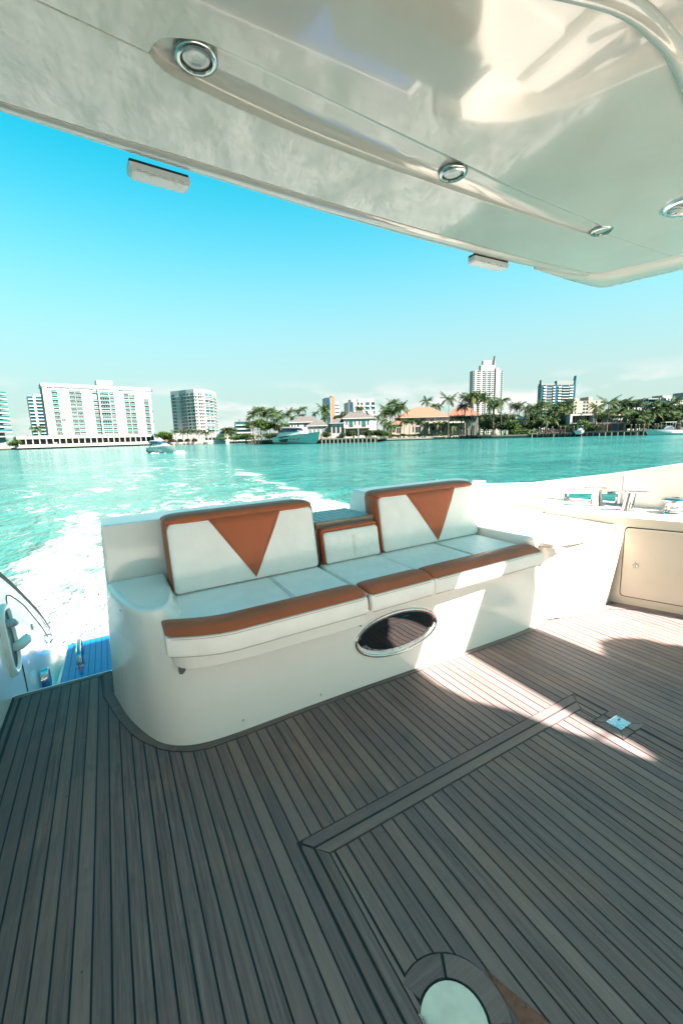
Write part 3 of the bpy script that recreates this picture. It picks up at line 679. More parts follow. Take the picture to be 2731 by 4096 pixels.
# bulwark: one wall with a real fairlead opening
bw = tag(empty('bulwark', boat=True), kind='structure')
bpath = [(2.95, 3.30), (3.54, 3.30), (3.80, 3.18), (3.98, 2.95), (4.06, 2.62), (4.13, 2.12), (4.22, 1.68), (4.50, .8), (4.9, -.5), (5.1, -1.5)]
btop = [1.005, .905, .895, .905, .965, 1.055, 1.150, 1.26, 1.38, 1.45]
def bz(i, f): return .60 + (btop[i] - .60) * f
b = MB()
OW = .055
outp = []
for i, p in enumerate(bpath):
    a = Vector(bpath[max(i - 1, 0)]); c = Vector(bpath[min(i + 1, len(bpath) - 1)]); t = (c - a).normalized(); outp.append((p[0] - t.y * OW, p[1] + t.x * OW))
W0, W1 = .747, .853
for i in range(len(bpath) - 1):
    p, q, po, qo = bpath[i], bpath[i + 1], outp[i], outp[i + 1]
    lv = lambda j: [(.60), (W0 - .002 if j not in (4, 5) else (.745 if j == 4 else .752)), (.823 if j == 4 else .862) if j in (4, 5) else W1, btop[j] - .012, btop[j]]
    za, zb = lv(i), lv(i + 1)
    for s_ in range(3):
        if i == 4 and s_ == 1: continue
        b.add([(p[0], p[1], za[s_]), (q[0], q[1], zb[s_]), (q[0], q[1], zb[s_ + 1]), (p[0], p[1], za[s_ + 1])], [(0, 1, 2, 3)], 'gel')
        b.add([(po[0], po[1], za[s_] - (.9 if s_ == 0 else 0)), (qo[0], qo[1], zb[s_] - (.9 if s_ == 0 else 0)), (qo[0], qo[1], zb[s_ + 1]), (po[0], po[1], za[s_ + 1])], [(3, 2, 1, 0)], 'gel')
    b.add([(p[0], p[1], za[3]), (q[0], q[1], zb[3]), (q[0] * .85 + qo[0] * .15, q[1] * .85 + qo[1] * .15, zb[4]), (p[0] * .85 + po[0] * .15, p[1] * .85 + po[1] * .15, za[4])], [(0, 1, 2, 3)], 'gel')
    b.add([(p[0] * .85 + po[0] * .15, p[1] * .85 + po[1] * .15, za[4]), (q[0] * .85 + qo[0] * .15, q[1] * .85 + qo[1] * .15, zb[4]), (qo[0], qo[1], zb[3]), (po[0], po[1], za[3])], [(0, 1, 2, 3)], 'gel')
b.build('wall_panel', bw, smooth=True, weld=True, auto=40, fix=False)
# aft shelf between locker and bulwark
b = MB(); b.prism([(2.83, 2.55), (3.66, 2.55), (3.66, 3.05), (3.95, 3.0), (3.80, 3.18), (3.54, 3.29), (2.8, 3.29)], .55, .70, 'gel'); b.build('aft_shelf', bw, bevel=.01)
# wall joint line
b = MB(); b.box(-.0008, .0008, -.001, .002, 0, .275, 'shade'); o = b.build('joint', bw); o.location = (4.128, 2.098, .747); 
for sx, sy in ((3.3, 2.75), (3.55, 2.74)):
    b = MB(); b.lathe((sx, sy, .700), [(.001, 0), (.006, 0), (.006, .004), (.001, .005)], 'dark', 10); b.build('deck_screw', bw)
# fairlead frame
fl = tag(empty('fairlead', boat=True), 'polished rectangular fairlead opening with rollers in the white bulwark, water showing through', 'fairlead')
p4, p5 = Vector((4.06, 2.62)), Vector((4.13, 2.12)); tt = (p5 - p4).normalized(); nnv = Vector((-tt.y, tt.x))
def fp(t, z, d=0.): q = p4 + tt * t + nnv * d; return (q.x, q.y, z)
Lf = (p5 - p4).length
inner = [(0, .745), (Lf, .752), (Lf, .862), (0, .823)]
def sc(P, e): cx, cz = Lf / 2, .795; return [(cx + (t - cx) * (1 + e * 1. / Lf * 2 * .5), cz + (z - cz) * (1 + e * 10)) for t, z in P]
b = MB(); ro = [(-.010, .738), (Lf + .01, .744), (Lf + .01, .871), (-.010, .831)]; ri = [(.008, .752), (Lf - .008, .759), (Lf - .008, .855), (.008, .817)]
b.loft([[fp(t, z, -.004) for t, z in ro], [fp(t, z, -.008) for t, z in ro], [fp(t, z, -.008) for t, z in ri], [fp(t, z, .058) for t, z in ri], [fp(t, z, .058) for t, z in ro]], 'chrome', cap=False); b.build('frame', fl)
for t in (.03, Lf * .52, Lf - .03):
    b = MB(); q = fp(t, .75, .028); b.lathe(q, [(.022, 0), (.016, .01), (.011, .03), (.011, .06), (.016, .08)], 'chrome', 16); b.build('roller', fl, smooth=True)
def bollard(x, y, ang, lean, label):
    o = tag(empty('bollard', (x, y, .747), ang, boat=True), label, 'mooring bollard', 'polished mooring bollards on the side deck')
    b = MB(); b.tube([(0, 0, 0), (lean * .3, 0, .05), (lean * .8, 0, .13), (lean, 0, .165)], .03, 'chrome', 24, [.046, .042, .041, .043]); b.build('post', o, smooth=True, auto=50)
    b = MB(); b.prism([(lean + px_, py_) for px_, py_ in arc(-.03, 0, .050, 90, 270, 10) + arc(.085, 0, .050, -90, 90, 10)], .163, .175, 'chrome'); b.build('horn_plate', o, bevel=.003)
    b = MB(); b.lathe((0, 0, 0), [(.060, 0), (.060, .004), (.050, .007), (.001, .007)], 'chrome', 20); b.build('base_flange', o, smooth=True, auto=40)
bollard(3.955, 2.215, R_(120), .012, 'polished mooring bollard in front of the fairlead opening')
bollard(3.915, 1.940, R_(-50), .022, 'polished leaning mooring bollard between the fairlead and the winch')
wn_ = tag(empty('mooring_winch', (4.052, 1.650, .747), boat=True), 'low polished drum winch with flanged top on the side deck', 'winch')
b = MB(); b.lathe((0, 0, 0), [(.100, 0), (.100, .008), (.084, .020), (.068, .032)], 'chrome', 28); b.build('base', wn_, smooth=True)
b = MB(); b.lathe((0, 0, 0), [(.068, .030), (.061, .045), (.060, .085), (.064, .098)], 'steel', 28); b.build('drum', wn_, smooth=True)
b = MB(); b.lathe((0, 0, 0), [(.064, .096), (.090, .106), (.091, .113), (.076, .127), (.036, .132), (.032, .123), (.001, .123)], 'chrome', 28); b.build('cap', wn_, smooth=True, auto=50)

# ------------------------------------------------------------------ LEFT GATE, SWIM PLATFORM
gt = tag(empty('side_gate_wall', boat=True), 'white moulded quarter wall with a curved top edge, door seam and recessed latch, left edge', 'side wall')
top = refine([(-2.3, 1.25), (1.2, 1.22), (2.6, 1.0), (3.05, .90), (3.33, .776), (3.61, .608), (3.935, .39), (4.326, .103), (4.70, -.213), (4.86, -.36), (4.98, -.52)], 3)
b = MB(); lo_ = [(y, -.62 if y > 3.05 else -.62) for y, z in top]
def gx(z, y): return -.682 - .05 * max(0, z) 
vi = [(gx(z, y), y, z) for y, z in top]; n = len(top)
rows_ = []
for f in (0, .08, .2, .5, .8, .97): rows_.append([(gx(z0 + (z - z0) * f, y) + (.06 * (1 - f / .2) ** 2 if f < .2 else 0) * (1 if y > 3.0 else .25), y, z0 + (z - z0) * f) for (y, z), (_, z0) in zip(top, lo_)])
rows_.append([(gx(z, y) - .006, y, z) for y, z in top]); rows_.append([(gx(z, y) - .035, y, z + .004) for y, z in top]); rows_.append([(gx(z, y) - .075, y, z - .01) for y, z in top]); rows_.append([(gx(z, y) - .10, y, -1.2) for y, z in top])
b.loft(rows_, 'gel', cap=False, closed=False); b.build('wall_shell', gt, smooth=True, auto=60)
sub = [p for p in top if 3.33 <= p[0] <= 4.72]
b = MB(); r1 = [(gx(z, y) + .0035, y, z - .010) for y, z in sub]; r2 = [(gx(z, y) + .0035, y, z - .052) for y, z in sub]; r0 = [(gx(z, y) - .012, y, z - .012) for y, z in sub]; r3 = [(gx(z, y) - .012, y, z - .042) for y, z in sub]
b.loft([r0, r1, r2, r3], 'black', cap=False, closed=False); b.build('rubber_trim', gt, smooth=True, auto=40)
sub2 = sub
b = MB(); b.loft([[(gx(z, y) + .0, y, z - .053) for y, z in sub2], [(gx(z, y) + .0045, y, z - .055) for y, z in sub2], [(gx(z, y) + .0045, y, z - .070) for y, z in sub2], [(gx(z, y), y, z - .072) for y, z in sub2]], 'steel', cap=False, closed=False); b.build('trim_rail', gt, smooth=True)
seam = refine([(3.400, -.30), (3.402, -.16), (3.401, .153), (3.41, .40), (3.44, .50), (3.473, .519), (3.54, .50), (3.624, .456), (3.855, .316), (4.0, .20), (4.152, .072), (4.35, -.09), (4.502, -.227)], 4)
b = MB(); b.tube([(gx(z, y) + .001, y, z) for y, z in seam], .0034, 'dark', 5); b.build('door_seam', gt)
def ringyz(cy, cz, hy, hz, r, x, n=6, sl=.0):
    P = []
    for ct, c2, s0 in ((cy + hy - r, cz + hz - r, 0), (cy - hy + r, cz + hz - r, 90), (cy - hy + r, cz - hz + r, 180), (cy + hy - r, cz - hz + r, 270)):
        for k in range(n + 1): a = R_(s0 + 90 * k / n); yy_, zz_ = ct + r * math.cos(a), c2 + r * math.sin(a); P.append((gx(zz_, yy_) + x, yy_ + (zz_ - cz) * sl, zz_))
    return P
LC = (3.235, .295)
b = MB(); b.loft([ringyz(*LC, .125, .225, .10, .0, sl=.12), ringyz(*LC, .125, .225, .10, .020, sl=.12), ringyz(*LC, .113, .213, .095, .030, sl=.12), ringyz(*LC, .098, .195, .085, .028, sl=.12), ringyz(*LC, .092, .187, .08, .012, sl=.12)], 'gel', cap=False); lrec = b.build('latch_recess', gt, smooth=True)
b = MB(); b.loft([ringyz(*LC, .092, .187, .08, .010, sl=.12), ringyz(*LC, .05, .14, .045, .006, sl=.12)], 'gel'); b.build('recess_back', lrec, smooth=True)
b = MB(); b.tube([(-.70, 3.28, .215), (-.655, 3.31, .215), (-.630, 3.37, .220), (-.628, 3.405, .222)], .03, 'gel', 12, [.03, .033, .034, .026]); lkn = b.build('latch_knob', gt, smooth=True)
b = MB(); b.tube([(-.628, 3.368, .190), (-.6, 3.374, .222), (-.628, 3.380, .254)], .003, 'dark', 5); b.build('knob_line', lkn)
b = MB(); b.tube([(-.71, 3.24, .40), (-.66, 3.27, .39), (-.655, 3.31, .37)], .022, 'plastic', 10, [.03, .026, .018]); b.build('recess_fitting', lrec, smooth=True)
b = MB(); b.loft([ringyz(3.965, .086, .016, .026, .015, .0), ringyz(3.965, .086, .016, .026, .015, .006), ringyz(3.965, .086, .010, .02, .009, .008)], 'chrome'); lck = b.build('lock', gt, smooth=True, auto=40)
b = MB(); b.loft([ringyz(3.972, .080, .006, .010, .004, .0075), ringyz(3.972, .080, .005, .009, .004, .009)], 'black'); b.build('keyhole', lck)
b = MB(); b.tube([(-.675, 4.50, -.205), (-.655, 4.52, -.22), (-.652, 4.52, -.27), (-.672, 4.50, -.29)], .008, 'chrome', 8); b.build('hinge_pin', gt, smooth=True)
# swim platform
sp_ = tag(empty('swim_platform', boat=True), kind='structure')
b = MB(); b.prism([(-.70, 3.04), (4.2, 3.04), (4.1, 5.08), (-.60, 5.08)], -.62, -.568, 'gel'); b.build('platform_shell', sp_, bevel=.01)
b = MB(); b.prism([(-.618, 3.30), (4.0, 3.30), (4.0, 5.03), (-.56, 5.03), (-.59, 4.99)], -.568, -.5535, 'caulk'); b.build('caulk_bed', sp_)
for j in range(0, 88):
    xa = -.598 + j * PITCH; 
    if xa > 3.9: break
    p = MB(); p.box(xa + .002, xa + PITCH - .002, 3.32, 4.985, -.56, -.550, 'blue'); p.build('platform_plank', sp_, fix=False)
p = MB(); p.box(-.55, 3.95, 4.989, 5.03, -.56, -.549, 'teakx'); p.build('platform_edge_plank', sp_)
b = MB(); b.prism([(-.690, 3.036), (-.14, 3.036), (-.14, 3.10), (-.690, 3.10)], -.60, -.025, 'gel'); b.build('step_riser', sp_)
gb = tag(empty('grab_handle', boat=True), 'curved polished grab handle standing on the blue swim platform', 'handle')
b = MB(); pts = refine([(-.462, 4.40, -.55), (-.462, 4.41, -.49), (-.465, 4.46, -.445), (-.47, 4.62, -.43), (-.475, 4.80, -.445), (-.48, 4.87, -.49), (-.48, 4.88, -.55)], 4)
b.loft([[(x - .020, y, z), (x - .014, y, z + .010), (x + .014, y, z + .010), (x + .020, y, z), (x + .014, y, z - .008), (x - .014, y, z - .008)] for x, y, z in pts], 'chrome'); b.build('bar', gb, smooth=True, auto=50)
b = MB(); b.lathe((-.462, 4.40, -.55), [(.03, 0), (.03, .006), (.001, .008)], 'chrome', 16); b.build('foot', gb)
g3 = tag(empty('oval_grab_plate', boat=True), 'oval chrome grab plate at the foot of the left quarter wall by the blue platform', 'handle')
b = MB(); cyc = lambda r1, r2, d: [(-.635 + d, 3.86 + .5 * d + r1 * math.cos(t), -.335 + r2 * math.sin(t)) for t in [k * math.pi / 14 for k in range(28)]]
b.loft([cyc(.055, .095, -.03), cyc(.055, .095, .012), cyc(.049, .088, .018), cyc(.038, .074, .016)], 'chrome'); b.build('shell', g3, smooth=True, auto=50)

# ------------------------------------------------------------------ OVERHEAD ROOF with stair opening, groove, lamps
ZR = 2.65
roof = tag(empty('overhead_roof', boat=True), kind='structure')
aft = refine([(-1.6, 1.85), (-.177, 2.035), (.479, 2.107), (1.098, 2.165), (1.863, 2.211), (2.673, 2.232), (3.10, 2.205), (3.50, 2.165)], 3)
seamL = refine([(-1.6, 1.775), (-.165, 1.965), (.40, 2.00), (.992, 2.045), (1.863, 2.092), (2.848, 2.120), (3.43, 2.10)], 3)
sideI = [(3.53, 2.03), (3.62, 1.88), (3.72, 1.62), (3.80, 1.2), (3.80, .6), (3.80, .0)]
# soffit = outer polygon minus stair opening; built as two prisms meeting along the opening
hole = [(3.245, .22), (3.245, -1.30), (3.19, -1.30), (3.20, -1.14), (3.05, -1.01), (2.97, -.95), (2.99, -.90), (2.91, -.72), (2.90, -.38), (2.81, -.10), (2.79, .22)]
body = MB()
seam_pts = seamL + [(3.53, 2.03), (3.63, 1.85), (3.72, 1.62), (3.80, 1.2), (3.80, .22)]
left_poly = [(-1.6, -3.4)] + [(2.79 if False else x, y) for x, y in [(2.9, -3.4)]]
P1 = [(-1.6, .22)] + seam_pts + [(-1.6, .22)][:0]
def soffit(poly, name):
    b = MB(); b.prism(poly, ZR, ZR + .10, 'ceil'); return b
P_aft = [(x, y) for x, y in seamL] + [(3.53, 2.03), (3.63, 1.85), (3.72, 1.62), (3.62, 1.34), (3.60, .221), (-1.6, .221)]
# shallow tapered recess carrying the lamps
rec_top = refine([(.262, 1.555), (.285, 1.497), (.35, 1.462), (.442, 1.448), (.80, 1.475), (1.473, 1.530), (2.0, 1.575), (2.519, 1.600), (2.80, 1.628), (2.875, 1.665)], 3)
rec_bot = refine([(2.875, 1.665), (2.84, 1.705), (2.75, 1.712), (2.2, 1.716), (1.526, 1.708), (1.0, 1.690), (.70, 1.667), (.409, 1.625), (.31, 1.600), (.262, 1.555)], 3)
def recess_z(x): return ZR + .009 + .024 * max(0, min(1, (2.9 - x) / 2.6))
# ceiling sheet with the recess cut out: upper (forward) part and lower (aft) part
fwd = [(-1.6, .221), (3.80, .221), (3.80, 1.2), (3.72, 1.62), (3.66, 1.76)] 
mid_r = (3.66, 1.76); 
b = MB()
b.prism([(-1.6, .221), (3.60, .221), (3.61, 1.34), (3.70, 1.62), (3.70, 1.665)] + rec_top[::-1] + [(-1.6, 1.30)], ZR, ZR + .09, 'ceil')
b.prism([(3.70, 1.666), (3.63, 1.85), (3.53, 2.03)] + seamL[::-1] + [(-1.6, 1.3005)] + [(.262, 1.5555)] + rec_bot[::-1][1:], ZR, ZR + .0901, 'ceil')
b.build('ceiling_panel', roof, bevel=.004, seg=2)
# recess: sloping wall and floor
b = MB()
floor_in = lambda P, d: [(x, y) for x, y in P]
n = len(rec_top); RT = rec_top; RBt = rec_bot[::-1]
rows_ = []
for f in (0., .05, .25, .5, .95, .98, 1.):
    row = []
    for (x0, y0), (x1, y1) in zip(RT, RBt[:len(RT)] if len(RBt) == len(RT) else RBt):
        z = recess_z(x0) if .04 < f < .97 else (ZR - .0005 if f in (0., 1.) else recess_z(x0) * .80 + ZR * .20)
        if f == 0.: z = ZR + .002
        if f == 1.: z = ZR + .002
        row.append((x0 + (x1 - x0) * f, y0 + (y1 - y0) * f, z))
    rows_.append(row)
b.loft(rows_, 'ceil', cap=False, closed=False); b.build('lamp_recess', roof, smooth=True, fix=False)
# forward part round the stair opening
b = MB()
b.prism([(-1.6, -1.98), (2.78, -1.98), (2.79, -1.3), (2.79, -.95)] + [(2.79, .22), (-1.6, .22)], ZR + .0, ZR + .012, 'ceil')  # roof cut short at its front so sun reaches the added floor
b.prism([(2.79, -1.98), (3.218, -1.98), (3.240, -1.311), (3.23, -1.311), (3.192, -1.253), (3.173, -1.181), (3.141, -1.10), (3.061, -.959), (3.015, -.824), (2.986, -.749), (2.873, -.577), (2.819, -.364), (2.825, -.123), (2.815, .2195), (2.7901, .2195)], ZR, ZR + .0119, 'ceil')
b.prism([(3.10, -1.075), (3.28, -1.125), (3.28, -1.148), (3.12, -1.10)], ZR, ZR + .011, 'ceil')
b.prism([(3.2185, .22), (3.220, -1.05), (3.250, -1.144), (3.268, -1.179), (3.262, -1.262), (3.245, -1.311), (3.2185, -1.98), (4.6, -1.98), (4.6, -1.9), (4.55, -1.2), (4.48, -.88), (4.33, -.78), (4.20, -.76), (4.08, -.86), (3.985, -1.02), (3.935, -.6), (3.905, -.15), (3.85, .08), (3.70, .2), (3.60, .22)], ZR, ZR + .0118, 'ceil')
b.build('forward_panel', roof)
# rim / fascia round the outside
b = MB()
sm = [(x, y + .006) for x, y in seamL]; af = aft
import bisect
def rs(P, n): 
    out = []; L = [0]
    for p, q in zip(P, P[1:]): L.append(L[-1] + math.dist(p, q))
    for i in range(n):
        t = L[-1] * i / (n - 1); j = min(max(bisect.bisect_right(L, t) - 1, 0), len(P) - 2); f = (t - L[j]) / max(L[j + 1] - L[j], 1e-9)
        out.append((P[j][0] + (P[j + 1][0] - P[j][0]) * f, P[j][1] + (P[j + 1][1] - P[j][1]) * f))
    return out
a_, s_ = rs(af, 40), rs(sm, 40)
up = [(x, y + .012) for x, y in a_]
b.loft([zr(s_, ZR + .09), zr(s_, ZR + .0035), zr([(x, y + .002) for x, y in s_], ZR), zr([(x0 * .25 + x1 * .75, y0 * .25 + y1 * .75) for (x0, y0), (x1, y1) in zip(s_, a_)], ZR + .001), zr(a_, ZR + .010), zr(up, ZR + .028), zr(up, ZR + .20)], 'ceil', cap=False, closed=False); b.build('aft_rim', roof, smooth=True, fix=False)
b = MB(); s2 = [(x, y) for x, y in seamL]
b.prism(offs(s2, 0.004) + offs(s2, -.012)[::-1], ZR + .012, ZR + .014, 'dark'); b.build('seam_gap', roof)
# wing bracket round the aft corner, a little lower than the ceiling
wing_o = refine([(2.93, 2.222), (3.30, 2.272), (3.70, 2.300), (3.93, 2.300), (3.985, 2.22), (4.03, 2.05), (4.107, 1.776), (4.14, 1.50), (4.10, 1.42)], 4)
wing_i = refine([(2.93, 2.216), (3.20, 2.190), (3.48, 2.155), (3.62, 2.10), (3.70, 1.98), (3.76, 1.84), (3.84, 1.667), (3.86, 1.50), (3.80, 1.42)], 4)
rec = refine([(2.93, 2.21), (3.2, 2.175), (3.44, 2.13), (3.56, 2.06), (3.63, 1.95), (3.68, 1.80), (3.74, 1.63), (3.74, 1.50), (3.70, 1.42)], 4)
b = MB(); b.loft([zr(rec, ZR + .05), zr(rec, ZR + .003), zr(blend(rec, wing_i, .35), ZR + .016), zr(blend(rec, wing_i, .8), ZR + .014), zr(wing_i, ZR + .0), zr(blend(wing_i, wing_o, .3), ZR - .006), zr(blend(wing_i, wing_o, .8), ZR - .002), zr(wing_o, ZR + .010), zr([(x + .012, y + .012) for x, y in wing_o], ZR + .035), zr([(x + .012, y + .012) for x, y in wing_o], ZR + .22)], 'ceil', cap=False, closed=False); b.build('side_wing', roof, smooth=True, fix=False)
# upper deck shell so that no light leaks
b = MB(); b.prism([(-1.6, -1.98), (2.78, -1.98), (2.78, .5), (3.45, .5), (3.45, -1.98), (4.6, -1.98), (4.6, -1.9), (4.55, -1.2), (4.48, -.88), (4.33, -.78), (4.20, -.76), (4.08, -.86), (3.98, -1.02), (3.935, -.6), (3.905, -.15), (3.85, .08), (3.70, .26), (3.64, .6), (3.64, 1.30), (3.9, 1.42), (4.10, 1.5), (4.107, 1.776), (4.03, 2.05), (3.953, 2.296), (3.3, 2.27), (2.673, 2.236), (1.098, 2.17), (-.177, 2.04), (-1.6, 1.86)], ZR + .16, ZR + .24, 'gel'); b.build('upper_deck', roof)
# dark rounded moulded rib, upper right
rib = refine([(1.10, .90), (1.385, .822), (1.60, .815), (1.80, .838), (2.2, .93), (2.6, 1.0)], 4)
b = MB(); b.tube([(x, y, ZR + .006) for x, y in rib], .030, 'ceil', 14); b.build('moulded_rib', roof, smooth=True)
def downlight(x, y, r, z, label):
    o = tag(empty('downlight', (x, y, z), boat=True), label, 'ceiling light', 'round downlights in the roof recess')
    b = MB(); b.lathe((0, 0, 0), [(r, .004), (r * .99, -.004), (r * .92, -.010), (r * .74, -.011), (r * .70, -.004), (r * .68, .0)], 'bezel', 36); b.build('bezel', o, smooth=True, auto=60)
    b = MB(); b.lathe((0, 0, 0), [(r * .69, -.001), (r * .60, -.004), (r * .42, -.0045), (r * .30, -.003), (r * .12, -.0035), (.0005, -.003)], 'lens', 36); b.build('lens', o, smooth=True)
    b = MB(); b.lathe((0, 0, 0), [(r * .72, -.002), (r * .71, -.0055), (r * .655, -.0055), (r * .65, -.002)], 'black', 36); b.build('gasket', o, smooth=True)
downlight(.396, 1.535, .066, ZR + .020, 'largest-looking round downlight, at the rounded left end of the ceiling recess')
downlight(1.548, 1.622, .066, ZR + .012, 'middle round downlight halfway along the ceiling recess')
downlight(2.785, 1.652, .062, ZR + .004, 'smallest-looking round downlight, at the far right end of the ceiling recess')
spk = tag(empty('ceiling_speaker', (2.905, 1.262, ZR), boat=True), 'round chrome-ringed ceiling speaker with a curved grille, cut by the right edge of the photo', 'speaker')
b = MB(); b.lathe((0, 0, 0), [(.118, .0), (.116, -.012), (.104, -.020), (.090, -.018), (.086, -.008)], 'steel', 40); b.build('ring', spk, smooth=True, auto=60)
b = MB(); b.lathe((0, 0, 0), [(.088, -.004), (.0005, -.003)], 'black', 40); b.build('cone', spk)
for k in range(12):
    a = 2 * math.pi * k / 12
    b = MB(); b.tube([(.088 * math.cos(a), .088 * math.sin(a), -.012), (.055 * math.cos(a + .25), .055 * math.sin(a + .25), -.018), (.022 * math.cos(a + .1), .022 * math.sin(a + .1), -.020)], .0035, 'plastic', 6); b.build('grille_bar', spk, smooth=True)
b = MB(); b.lathe((0, 0, 0), [(.028, -.016), (.026, -.022), (.016, -.022), (.014, -.016)], 'plastic', 20); b.build('grille_hub', spk, smooth=True)
def edge_light(x0, x1, y0, y1, label):
    c = ((x0 + x1) / 2, (y0 + y1) / 2, ZR + .012); o = tag(empty('deck_floodlight', c, math.atan2(y1 - y0, x1 - x0), boat=True), label, 'light', 'floodlights under the aft edge of the roof')
    w_ = math.dist((x0, y0), (x1, y1)) / 2
    b = MB(); b.box(-w_, w_, -.012, .045, -.016, 0, 'black'); b.build('gasket', o, bevel=.004)
    b = MB(); b.loft([[(sx * (w_ + .004) * e, yy_, z) for sx, yy_ in ((-1, -.014), (-.96, -.02), (.96, -.02), (1, -.014), (1, .04), (.96, .048), (-.96, .048), (-1, .04))] for e, z in ((1, -.016), (1, -.034), (.985, -.041), (.93, -.048), (.84, -.051))], 'plastic'); b.build('housing', o, smooth=True, auto=35)
    for sx in (-.35, .5):
        b = MB(); b.lathe((sx * w_, -.006, -.048), [(.011, .004), (.011, -.004), (.005, -.005), (.004, .0), (.0005, .0)], 'plastic', 14); b.build('screw_boss', o, smooth=True, auto=40)
    b = MB(); b.box(-w_ * .8, w_ * .85, -.0215, -.0195, -.044, -.0415, 'steel'); b.build('lens_edge', o)
edge_light(.231, .471, 2.128, 2.150, 'larger-looking white floodlight with black gasket hanging from the roof edge, left')
edge_light(2.318, 2.650, 2.232, 2.236, 'smaller-looking white floodlight hanging from the roof edge above the tall white tower')

# saloon bulkhead behind the camera (seen only in reflections)
fd = tag(empty('added_bounce_deck', boat=True), kind='structure')
b = MB(); b.box(-1.8, 5.2, -5.4, -.935, -.06, .002, 'gel'); b.build('bounce_floor', fd)  # white floor added out of view to bounce sun onto the shaded bench
sb = tag(empty('saloon_bulkhead', boat=True), kind='structure')
b = MB(); b.box(-1.6, 4.6, -5.3, -5.2, -.05, ZR, 'gel'); b.build('wall_panel', sb)
for x0 in (-.9, .35, 1.6):
    b = MB(); b.box(x0, x0 + 1.15, -5.199, -5.18, .05, 2.25, 'pglass'); b.build('door_glass', sb)

for o in BOATS: o.matrix_basis = BOAT @ o.matrix_basis

# ------------------------------------------------------------------ THE SHORE
def ray(u, v):                                   # u, v measured on the photograph at 1568 px width
    return RW @ Vector(((u - 784) / 959.9, 1, -(v - 1176) / 959.9))
def at(u, v, d): return EYE + ray(u, v) * d
def hor(u): return 1002.7 - .0287 * (u - 784)
def xy(u, d): p = at(u, hor(u), d); return Vector((p.x, p.y))
def zat(u, v, d):
    """height of the point that stands above the ground point (u at the horizon, depth d) and is seen on row v"""
    q = xy(u, d); lo_, hi_ = -5., 400.
    for _ in range(40):
        mz = (lo_ + hi_) / 2; c = RW.transposed() @ (Vector((q.x, q.y, mz)) - EYE); vv = 1176 - 959.9 * c.z / c.y
        if vv > v: lo_ = mz
        else: hi_ = mz
    return mz
LAND = WATER + 1.1
class Facade:
    """vertical plane through two ground points; pixels are projected on to it"""
    def __init__(s, uL, dL, uR, dR, name, label, cat='building', group=None, z0=LAND):
        a, c = xy(uL, dL), xy(uR, dR); s.w = (c - a).length; s.ang = math.atan2(c.y - a.y, c.x - a.x); s.a = a; s.z0 = z0
        s.t = (c - a).normalized(); s.n = Vector((-s.t.y, s.t.x)) if Vector((-s.t.y, s.t.x)).dot(a) > 0 else Vector((s.t.y, -s.t.x))
        s.root = tag(empty(name, (a.x, a.y, z0), s.ang), label, cat, group)
    def hit(s, u, v):
        d = ray(u, v); k = s.a.dot(s.n) / (Vector((d.x, d.y)).dot(s.n)); p = EYE + d * k
        return (Vector((p.x, p.y)) - s.a).dot(s.t), p.z - s.z0
    def rect(s, u0, v0, u1, v1):
        x0, z1 = s.hit(u0, v0); x1, z0 = s.hit(u1, v1); return x0, x1, z0, z1
_cache = {}
def boxmesh(kind, w_, h, mats, dep=.12):
    """small shared meshes for windows and balconies, sized to 5 cm"""
    key = (kind, round(w_, 1), round(h, 1), mats, dep)
    if key in _cache: return _cache[key]
    b = MB()
    if kind == 'window':
        b.box(0, w_, -dep, 0, 0, h, mats[0])
    elif kind == 'framed':
        f = min(.12, w_ * .12)
        b.box(f, w_ - f, -.05, 0, f, h - f, mats[0]); b.box(0, f, -dep, 0, 0, h, mats[1]); b.box(w_ - f, w_, -dep, 0, 0, h, mats[1]); b.box(f, w_ - f, -dep, 0, 0, f, mats[1]); b.box(f, w_ - f, -dep, 0, h - f, h, mats[1]); b.box(w_ / 2 - f / 3, w_ / 2 + f / 3, -dep * .8, -.05, f, h - f, mats[1])
    elif kind == 'balcony':
        b.box(0, w_, -.10, 0, h * .36, h * .90, mats[0])
        for q in (.25, .5, .75): b.box(w_ * q - .12, w_ * q + .12, -.16, -.10, h * .36, h * .90, 'slab')
        b.box(0, w_, -.9, -.82, h * .02, h * .34, mats[1]); b.box(-.05, w_ + .05, -.95, 0, -h * .05, h * .02, 'slab'); b.box(-.12, 0.0, -.5, 0, 0, h * .95, 'slab')
    elif kind == 'arch':
        n = 10; P = [(0, 0), (w_, 0)] + [(w_ / 2 + w_ / 2 * math.cos(math.pi * k / n), h - w_ / 2 + w_ / 2 * math.sin(math.pi * k / n)) for k in range(n + 1)]
        b.add([(x, -dep, z) for x, z in P] + [(x, 0, z) for x, z in P], [tuple(range(len(P)))] + [(i, (i + 1) % len(P), len(P) + (i + 1) % len(P), len(P) + i) for i in range(len(P))], mats[0])
    _cache[key] = b.mesh(kind); return _cache[key]
def put(f, kind, rect, mats=('glass',), name=None, y=-.004, dep=.12):
    x0, x1, z0, z1 = rect; o = inst(boxmesh(kind, x1 - x0, z1 - z0, mats, dep), name or kind, f.root, loc=(x0, y, z0)); return o
def putpx(f, kind, u0, v0, u1, v1, mats=('glass',), name=None, **k): return put(f, kind, f.rect(u0, v0, u1, v1), mats, name, **k)
def block(f, x0, x1, y0, y1, z0, z1, m, name='wall'): b = MB(); b.box(x0, x1, y0, y1, z0, z1, m); return b.build(name, f.root)

